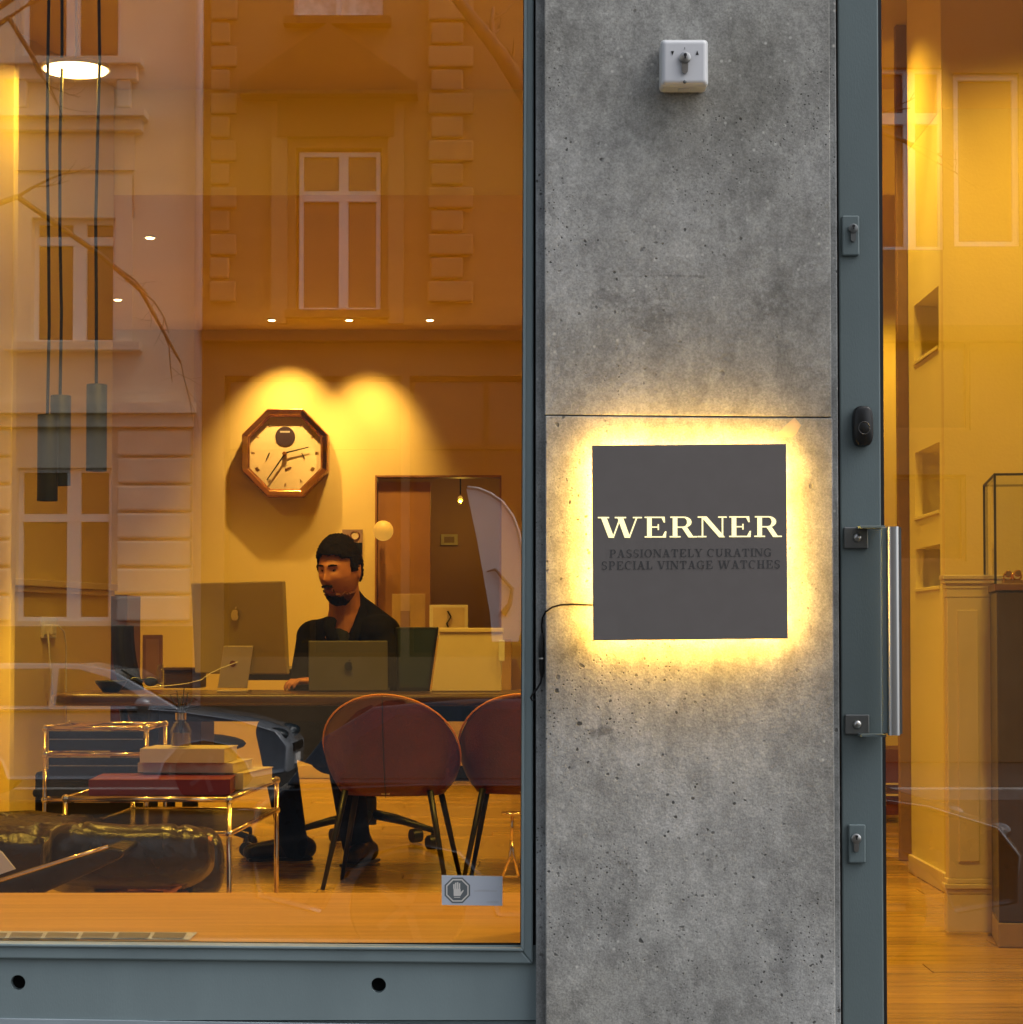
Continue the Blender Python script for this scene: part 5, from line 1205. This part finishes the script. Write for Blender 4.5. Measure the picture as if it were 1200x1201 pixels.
# open collar
for sgn, pts_ in ((-1, [(388,727,9.36),(386,738,9.33),(392,752,9.33),(402,766,9.34)]), (1, [(416,694,9.50),(424,706,9.46),(425,722,9.40),(418,742,9.35),(408,764,9.34)])):
    MB().tube([P(*p) for p in pts_], [.020,.026,.026,.024,.012][-len(pts_):], 10).build('collar', MT['jacket'], man, smooth=True)
MB().ell(P(400,759,9.40), (.062,.050,.095), 20, 12).build('t_shirt', MT['shirt'], man, smooth=True)
tr_ = MB()
for a, b, c in ((hipR,knR,anR),(hipL,knL,anL)): tr_.cap(a,b,.092,.078); tr_.cap(b,c+Vector((0,0,-.055)),.076,.060)
tr_.cap(hipR, hipL, .11, .11); tro = tr_.build('trousers', MT['trousers'], man); remesh(tro, .011, 3)
for a, dv in ((anR, Vector((-.21,-.06,0))), (anL, Vector((-.05,-.17,0)))):
    m_ = MB(); b0_ = Vector((a.x+.045, a.y+.02, FZ+.05)); m_.cap(b0_, b0_+dv*.55+Vector((0,0,.0)), .048,.044); m_.cap(b0_+dv*.5, b0_+dv*1.05+Vector((0,0,-.012)), .044,.034); m_.cap(a+Vector((0,0,-.01)), b0_+dv*.2, .055,.048)
    s0 = m_.build('shoe', MT['shoe'], man); remesh(s0, .008, 3)
    MB().obox(b0_+dv*.5+Vector((0,0,-.042)), (.27,.085,.014), math.atan2(dv.y,dv.x)).build('sole', MT['black'], s0, bevel=.006)

# ================================================================== ACROSS THE STREET (seen mirrored in the glass)
YVb = 31.3; YB0 = 2*YG - YVb
def rb_(mb, u0, u1, v0, v1, pr, back=.0):
    return mb.box(X(u0,YVb), X(u1,YVb), YB0-back, YB0+pr, Z(v1,YVb), Z(v0,YVb))
conv = lambda mb, a, b, c, d, Ya, Yb: mb.box(X(a,YVb), X(b,YVb), Ya, Yb, Z(d,YVb), Z(c,YVb))
VB = zv(0, YVb); VT = -620
def far_window(house, u0,u1,v0,v1, transom=None, mull=None, fm=None, fw=5, curtain=False):
    m = MB(); fm = fm or MT['whitew']
    y0, y1 = YB0-.20, YB0-.12
    def bb(a,b,c,d,pr=0): m.box(X(a,YVb), X(b,YVb), y0, y1+pr, Z(d,YVb), Z(c,YVb))
    bb(u0,u0+fw,v0,v1); bb(u1-fw,u1,v0,v1); bb(u0+fw,u1-fw,v0,v0+fw); bb(u0+fw,u1-fw,v1-fw,v1)
    if transom: bb(u0+fw,u1-fw,transom[0],transom[1],.02)
    if mull: 
        if transom: bb(mull[0],mull[1],v0+fw,transom[0],.01); bb(mull[0],mull[1],transom[1],v1-fw,.01)
        else: bb(mull[0],mull[1],v0+fw,v1-fw,.01)
    w_ = m.build('window', fm, house)
    MB().box(X(u0,YVb), X(u1,YVb), y0-.03, y0-.01, Z(v1,YVb), Z(v0,YVb)).build('pane', MT['curtain'] if curtain else MT['farglass'], w_)
    return w_
# pale house
hs1 = thing('town_house', 'pale stucco town house with rusticated ground floor reflected left in the shop window', 'house', (X(0,YVb), YB0-3, 0), 'town houses across the street')
cols = [0, -265, -530]
holes = [(22+o,138+o,-130,72) for o in cols] + [(36+o,134+o,256,402) for o in cols] + [(20+o,131+o,548,728) for o in cols]
w1 = holed(MB(), -760, 232, VT, VB, holes, YB0-.3, YB0, conv); w1.build('wall', MT['stucco'], hs1)
conv_b = MB(); conv(conv_b, -760, 232, VT, VB, YB0-9, YB0-1.6); conv_b.build('house_block', MT['stucco'], hs1)
for o in cols:
    far_window(hs1, 22+o,138+o,-130,72, None, (72+o,88+o)); far_window(hs1, 36+o,134+o,256,402, (276,286), (82+o,98+o)); far_window(hs1, 20+o,131+o,548,728, (602,611), (77+o,93+o))
    m = MB(); rb_(m, -2+o,166+o,72,80,.34); rb_(m, 4+o,160+o,80.1,96,.22); m.build('window_sill', MT['stuccotrim'], hs1)
    for u in (14,136): m = MB(); rb_(m, u+o,u+16+o,96.2,128,.18); m.build('console', MT['stuccotrim'], hs1, bevel=.02)
    m = MB(); rb_(m, -4+o,172+o,134,142,.40); rb_(m, 2+o,166+o,142.1,156,.26); rb_(m, 14+o,156+o,156.1,200,.08); m.build('cornice', MT['stuccotrim'], hs1)
    m = MB(); rb_(m, 16+o,35.5+o,206,402,.07); rb_(m, 134.5+o,154+o,206,402,.07); rb_(m, 16+o,154+o,206.1,255.5,.06); m.build('surround', MT['stuccotrim'], hs1)
    m = MB(); rb_(m, 8+o,166+o,402.5,412,.26); m.build('window_sill', MT['stuccotrim'], hs1)
m = MB(); rb_(m, -760,232,474,486,.30); rb_(m, -760,232,486.1,501,.16); m.build('belt_cornice', MT['stuccotrim'], hs1)
blk = None
for o in cols + [265]:
    for (ua, ub) in ((138+o, 226+o),):
        if o == 265: continue
        for r in range(7):
            v0 = 505 + r*32.3
            m = MB(); rb_(m, ua, ub, v0, v0+29.3, .10); m.build('stone_block', MT['rustic'], hs1, bevel=.03)
    for r in range(7):
        v0 = 505 + r*32.3
        if o <= 0: m = MB(); rb_(m, -38+o, 13+o, v0, v0+29.3, .10); m.build('stone_block', MT['rustic'], hs1, bevel=.03)
m = MB(); rb_(m, -760,231,734,VB-.5,.12); m.build('plinth', MT['slate'], hs1)
m = MB(); rb_(m, -770,236,VT-14,VT,.5,3); m.build('eaves', MT['stuccotrim'], hs1)
m = MB().prism([(X(-770,YVb),YB0+.5,Z(VT-14,YVb)),(X(-770,YVb),YB0-9,Z(VT-14,YVb)),(X(-770,YVb),YB0-4.5,Z(VT-260,YVb))], (X(236,YVb)-X(-770,YVb),0,0)); m.build('roof', MT['slate'], hs1)
dp = MB().tube([(X(233,YVb),YB0+.14,0.3),(X(233,YVb),YB0+.14,Z(VT,YVb))], .055, 14); tag(dp.build('drainpipe', MT['zinc'], smooth=True), 'pale zinc drainpipe between the pale house and the brown house', 'drainpipe')
# brown house
hs2 = thing('town_house', 'brown sandstone town house with gabled window reflected right of the drainpipe', 'house', (X(800,YVb), YB0-3, 0), 'town houses across the street')
wins = [(345,447,172,364), (342,448,-170,22), (675,777,172,364), (672,778,-170,22), (1022,1110,78,292), (1122,1200,84,288), (1212,1290,84,288), (1048,1140,392,504), (1048,1134,556,658), (262,470,440,770), (480,660,440,770), (670,860,440,770)]
w2 = holed(MB(), 234, 1560, VT, VB, wins, YB0-.3, YB0-.02, conv); w2.build('wall', MT['sandst'], hs2)
conv_b = MB(); conv(conv_b, 234, 1560, VT, VB, YB0-9, YB0-1.6); conv_b.build('house_block', MT['sandst'], hs2)
for o in (0, 330):
    far_window(hs2, 349+o,445+o,176,364, (222,234), (396+o,407+o), fw=5); far_window(hs2, 342+o,448+o,-170,22, None, (392+o,398+o), curtain=True)
    m = MB().prism([(X(285+o,YVb),YB0-.02,Z(103,YVb)),(X(487+o,YVb),YB0-.02,Z(103,YVb)),(X(386+o,YVb),YB0-.02,Z(34,YVb))], (0,.40,0)); m.build('pediment', MT['darkst'], hs2)
    m = MB(); rb_(m, 283+o,490+o,103.2,118,.44); rb_(m, 325+o,462+o,118.2,162,.16); m.build('entablature', MT['darkst'], hs2)
    for u in (318, 455): m = MB(); rb_(m, u+o,u+18+o,124,380,.12); m.build('pilaster', MT['quoin'], hs2)
    m = MB(); rb_(m, 335+o,457+o,365,374,.24); m.build('window_sill', MT['darkst'], hs2)
    m = MB(); rb_(m, 332+o,458+o,22.5,32,.24); m.build('window_sill', MT['darkst'], hs2)
for k, (a,b,c,d) in enumerate(wins[4:9]):
    tr2 = (130,143) if k == 0 else None; mu = (1064,1078) if k == 0 else None
    far_window(hs2, a,b,c,d, tr2, mu, fw=(5,7,7,4,4)[k], fm=MT['quoin'] if k > 2 else None)
for (a,b,c,d) in wins[9:]: far_window(hs2, a,b,c,d, (520,526), ((a+b)/2-3,(a+b)/2+3), fm=MT['darkst'])
m = MB(); rb_(m, 240,1560,384,402,.30); m.build('belt_cornice', MT['darkst'], hs2)
for r in range(22):
    v0 = -220 + r*27.5; wd = 0 if r % 2 else 12
    if 370 < v0+20 < 410: continue
    m = MB(); rb_(m, 505-wd*.3, 543+wd, v0, v0+24.5, .10); m.build('stone_block', MT['quoin'], hs2, bevel=.03)
    m = MB(); rb_(m, 245, 268+wd*.7, v0, v0+24.5, .10); m.build('stone_block', MT['quoin'], hs2, bevel=.03)
m = MB(); rb_(m, 240,1560,VT-14,VT,.5,3); m.build('eaves', MT['darkst'], hs2)
MB().prism([(X(238,YVb),YB0+.5,Z(VT-14,YVb)),(X(238,YVb),YB0-9,Z(VT-14,YVb)),(X(238,YVb),YB0-4.5,Z(VT-260,YVb))], (X(1560,YVb)-X(238,YVb),0,0)).build('roof', MT['slate'], hs2)
# bare trees
def V2(u, v, Yv): p = P(u, v, Yv); return Vector((p.x, 2*YG-Yv, p.z))
def tree(label, u_tr, Yv, limbs):
    base = V2(u_tr, 753, Yv); base.z = 0
    t = thing('bare_tree', label, 'tree', base, 'bare street trees across the street')
    k = Yv/F_PX
    top = V2(u_tr+6, -260, Yv)
    MB().tube([base, base+Vector((.02,0,1.5)), V2(u_tr+3,300,Yv), V2(u_tr+6,0,Yv), top], [.26,.21,.18,.14,.06], 14).build('trunk', MT['bark'], t, smooth=True)
    tw = MB()
    rnd_ = random.Random(int(u_tr)+5)
    def sprout(p, d, r, L, depth):
        pts = [p]; dd = d.normalized()
        for i in range(3):
            dd = (dd + Vector((rnd_.uniform(-.35,.35), rnd_.uniform(-.3,.3), rnd_.uniform(-.2,.35)))).normalized(); pts.append(pts[-1] + dd*L/3)
        tw.tube(pts, [r, r*.8, r*.62, r*.4], 5)
        if depth > 0:
            for i in range(2): sprout(pts[1+i], (dd + Vector((rnd_.uniform(-1,1), rnd_.uniform(-.5,.5), rnd_.uniform(-.2,.8)))), r*.5, L*.6, depth-1)
    for pts, w_ in limbs:
        q_ = [V2(u, v, Yv) for u, v in pts]; n_ = len(q_)
        MB().tube(q_, [w_*k*(1-.75*i/(n_-1)) for i in range(n_)], 8).build('limb', MT['bark'], t, smooth=True)
        for i in range(1, n_):
            sprout(q_[i], (q_[i]-q_[i-1]), w_*k*(1-.75*i/(n_-1))*.55, 70*k, 2)
    o = tw.build('twigs', MT['bark'], t, smooth=True); o['kind'] = 'stuff'
tree('bare tree with a thick diagonal limb reflected at the upper right of the window', 720, 21, [([(722,330),(680,220),(630,130),(585,60),(530,-10),(470,-80)], 16), ([(724,250),(780,140),(860,60),(960,0)], 12), ([(724,100),(650,-20),(560,-90)], 9), ([(725,200),(880,130),(1000,140),(1062,165),(1100,190)], 6)])
tree('bare tree whose thin twigs are reflected at the left window edge', -210, 19, [([(-205,300),(-120,150),(-50,60),(10,20),(36,62),(48,84)], 7), ([(-205,400),(-90,270),(20,230),(120,300),(165,340),(190,385),(212,425)], 5), ([(-200,200),(-80,60),(40,-20),(120,-60)], 7)])
# feather flag
fp = MB(); Yv_ = 20.0
outl = [(547,573),(560,574.5),(574,580),(588,590),(600,606),(607,625),(611.5,650),(613,690),(612,735),(608,752),(577,752),(575,720),(568,680),(559,630)]
q_ = [V2(u, v, Yv_) for u, v in outl]
ft = thing('feather_flag', 'white feather banner with curved edge reflected in front of the doorway', 'flag', (q_[7].x, q_[7].y, 0))
MB().prism(q_, (0,-.012,0)).build('cloth', MT['flag'], ft)
MB().tube([Vector((V2(613,700,Yv_).x, q_[0].y+.0, .0))] + [V2(u+1.2, v-1, Yv_) for u, v in ((613,735),(613.5,690),(612,650),(607.5,625),(600.5,606),(588,589),(574,579),(560,573.5),(547,572))], .013, 8).build('pole', MT['zinc'], ft, smooth=True)
MB().tube([V2(u, v, Yv_)+Vector((0,.02,0)) for u, v in ((571,670),(581,667),(590,678),(601,690),(598,708),(590,720))], [.006,.014,.014,.016,.02,.03], 8).build('printed_figure', MT['grey_print'], ft, smooth=True)
MB().lathe((q_[7].x, q_[0].y, 0), [(.25,0),(.25,.04),(.05,.08)], 20).build('foot', MT['blackmatte'], ft, auto=40)

# ================================================================== PARKED CARS
def car(label, paint, x, y, flip):
    t = thing('parked_car', label, 'car', (0,0,0), 'cars parked in the street')
    # side profile, length along X (front +X), width along Y
    H = lambda pts, w_, m, top=None: None
    low = [(-2.10,.35),(-2.14,.62),(-2.08,.84),(-1.95,.95),(-1.2,.98),(.55,.98),(.95,.955),(1.6,.86),(1.98,.74),(2.10,.58),(2.08,.32),(1.75,.26),(1.68,.42),(1.5,.60),(1.25,.65),(1.0,.60),(.84,.42),(.78,.24),(-.78,.24),(-.84,.42),(-1.0,.60),(-1.25,.65),(-1.5,.60),(-1.68,.42),(-1.75,.26)]
    def loft(pts, ws):   # section loops at several y with profile scaled
        m = MB(); n = len(pts); rings = []
        for yy, zsc, xs in ws: rings.append([(px*xs, yy, .6+(pz-.6)*zsc) for px, pz in pts])
        vs = [p for r_ in rings for p in r_]; k = len(rings)
        fs = [(i*n+j, i*n+(j+1)%n, (i+1)*n+(j+1)%n, (i+1)*n+j) for i in range(k-1) for j in range(n)] + [tuple(range(n))[::-1], tuple((k-1)*n+j for j in range(n))]
        return m.add(vs, fs)
    loft(low, [(-.86,.90,.965),(-.885,.97,.985),(-.80,1,1),(.80,1,1),(.885,.97,.985),(.86,.90,.965)]).build('body', paint, t, bevel=.03, seg=3, auto=40)
    cabp = [(-1.92,.96),(-1.72,1.22),(-1.45,1.385),(-.9,1.43),(-.1,1.425),(.25,1.36),(.62,1.16),(.98,.955)]
    def cab(ins, mt, nm, grow=0):
        m = MB(); n = len(cabp); vs = []
        for sgn in (-1,1):
            for px, pz in cabp: tt_ = (pz-.95)/.48; vs.append((px*(1-ins*.03), sgn*(.845-.20*tt_-ins*.012), pz+ (0 if not ins else -.012)))
        m.add(vs, [tuple(range(n)), tuple(range(n,2*n))[::-1]] + [(i,(i+1)%n,n+(i+1)%n,n+i) for i in range(n)]); return m.build(nm, mt, t, bevel=.02, seg=3)
    cab(0, paint, 'roof')
    for sgn in (-1,1):
        def sp_(px, pz, o=.006): tt_ = (pz-.95)/.48; return (px, sgn*(.845-.20*tt_+o), pz)
        for q in ([(-1.62,1.0),(-1.52,1.22),(-1.32,1.34),(-1.02,1.365),(-1.05,1.0)], [(-.98,1.0),(-.95,1.37),(-.36,1.375),(-.36,1.0)], [(-.29,1.0),(-.29,1.375),(-.08,1.365),(.20,1.29),(.50,1.13),(.68,1.0)]):
            MB().prism([sp_(a,b) for a,b in q], (0,-sgn*.01,0)).build('side_window', MT['carglass'], t)
        MB().ell((.62, sgn*.96, 1.02), (.09,.10,.065), 14, 10).build('wing_mirror', paint, t, smooth=True)
        for px in (1.25,-1.25):
            wl = MB().lathe((px, sgn*.72, .31), [(.22,.0),(.30,.0),(.315,.02*sgn),(.315,.17*sgn),(.30,.19*sgn),(.2,.19*sgn)], 28, 'Y').build('wheel', MT['tyre'], t, auto=40)
            rm = MB().lathe((px, sgn*.905, .31), [(.19,-.02*sgn),(.195,.0)], 24, 'Y')
            for k in range(5): a = 2*pi*k/5; rm.obox((px+.10*math.cos(a), sgn*.912, .31+.10*math.sin(a)), (.18,.012,.045), 0, 0, -a)
            rm.build('rim', MT['darksteel'], wl)
        MB().ell((1.93, sgn*.66, .70), (.14,.17,.07), 14, 10).build('headlight', MT['carglass'], t, smooth=True)
        MB().ell((-2.03, sgn*.70, .80), (.08,.14,.08), 14, 10).build('tail_light', mat('tail_light_red',(.3,.02,.02),.2) if 'tl' not in MT else MT['tl'], t, smooth=True)
        MB().box(-1.1,.55, sgn*.888-.004, sgn*.888+.004, .93,.945).build('belt_trim', MT['black'], t)
    MB().prism([(.33,-.62,1.352),(.33,.62,1.352),(.93,.72,1.005),(.93,-.72,1.005)], (.02,0,.012)).build('windscreen', MT['carglass'], t)
    MB().prism([(-1.52,-.60,1.35),(-1.52,.60,1.35),(-1.86,.72,1.02),(-1.86,-.72,1.02)], (-.02,0,.012)).build('rear_window', MT['carglass'], t)
    MB().box(2.085,2.105,-.26,.26,.38,.48).build('number_plate', MT['white_card'], t); MB().box(2.05,2.11,-.5,.5,.52,.60).build('grille', MT['black'], t)
    t.location = (x, y, -.12); t.rotation_euler = (0,0,pi if flip else 0); return t
kc = 24.3/F_PX
c1 = car('silver hatchback parked across the street, reflected at the lower left', MT['silver'], V2(80,753,24.3).x, 2*YG-24.3, False)
c1.location.x = X(226,24.3) - .98
c1.location.z = -.02
c2 = car('blue-grey hatchback parked near the shop, reflected over the red chairs', MT['darkcar'], 0, 2*YG-13.4, False)
c2.location.x = X(352,13.4) + 1.92

# everything in one place: purge helper state
for o in bpy.data.objects:
    if o.type == 'MESH' and o.parent is None and 'kind' not in o and 'label' not in o: print('UNTAGGED', o.name)
print('objects', len(bpy.data.objects))
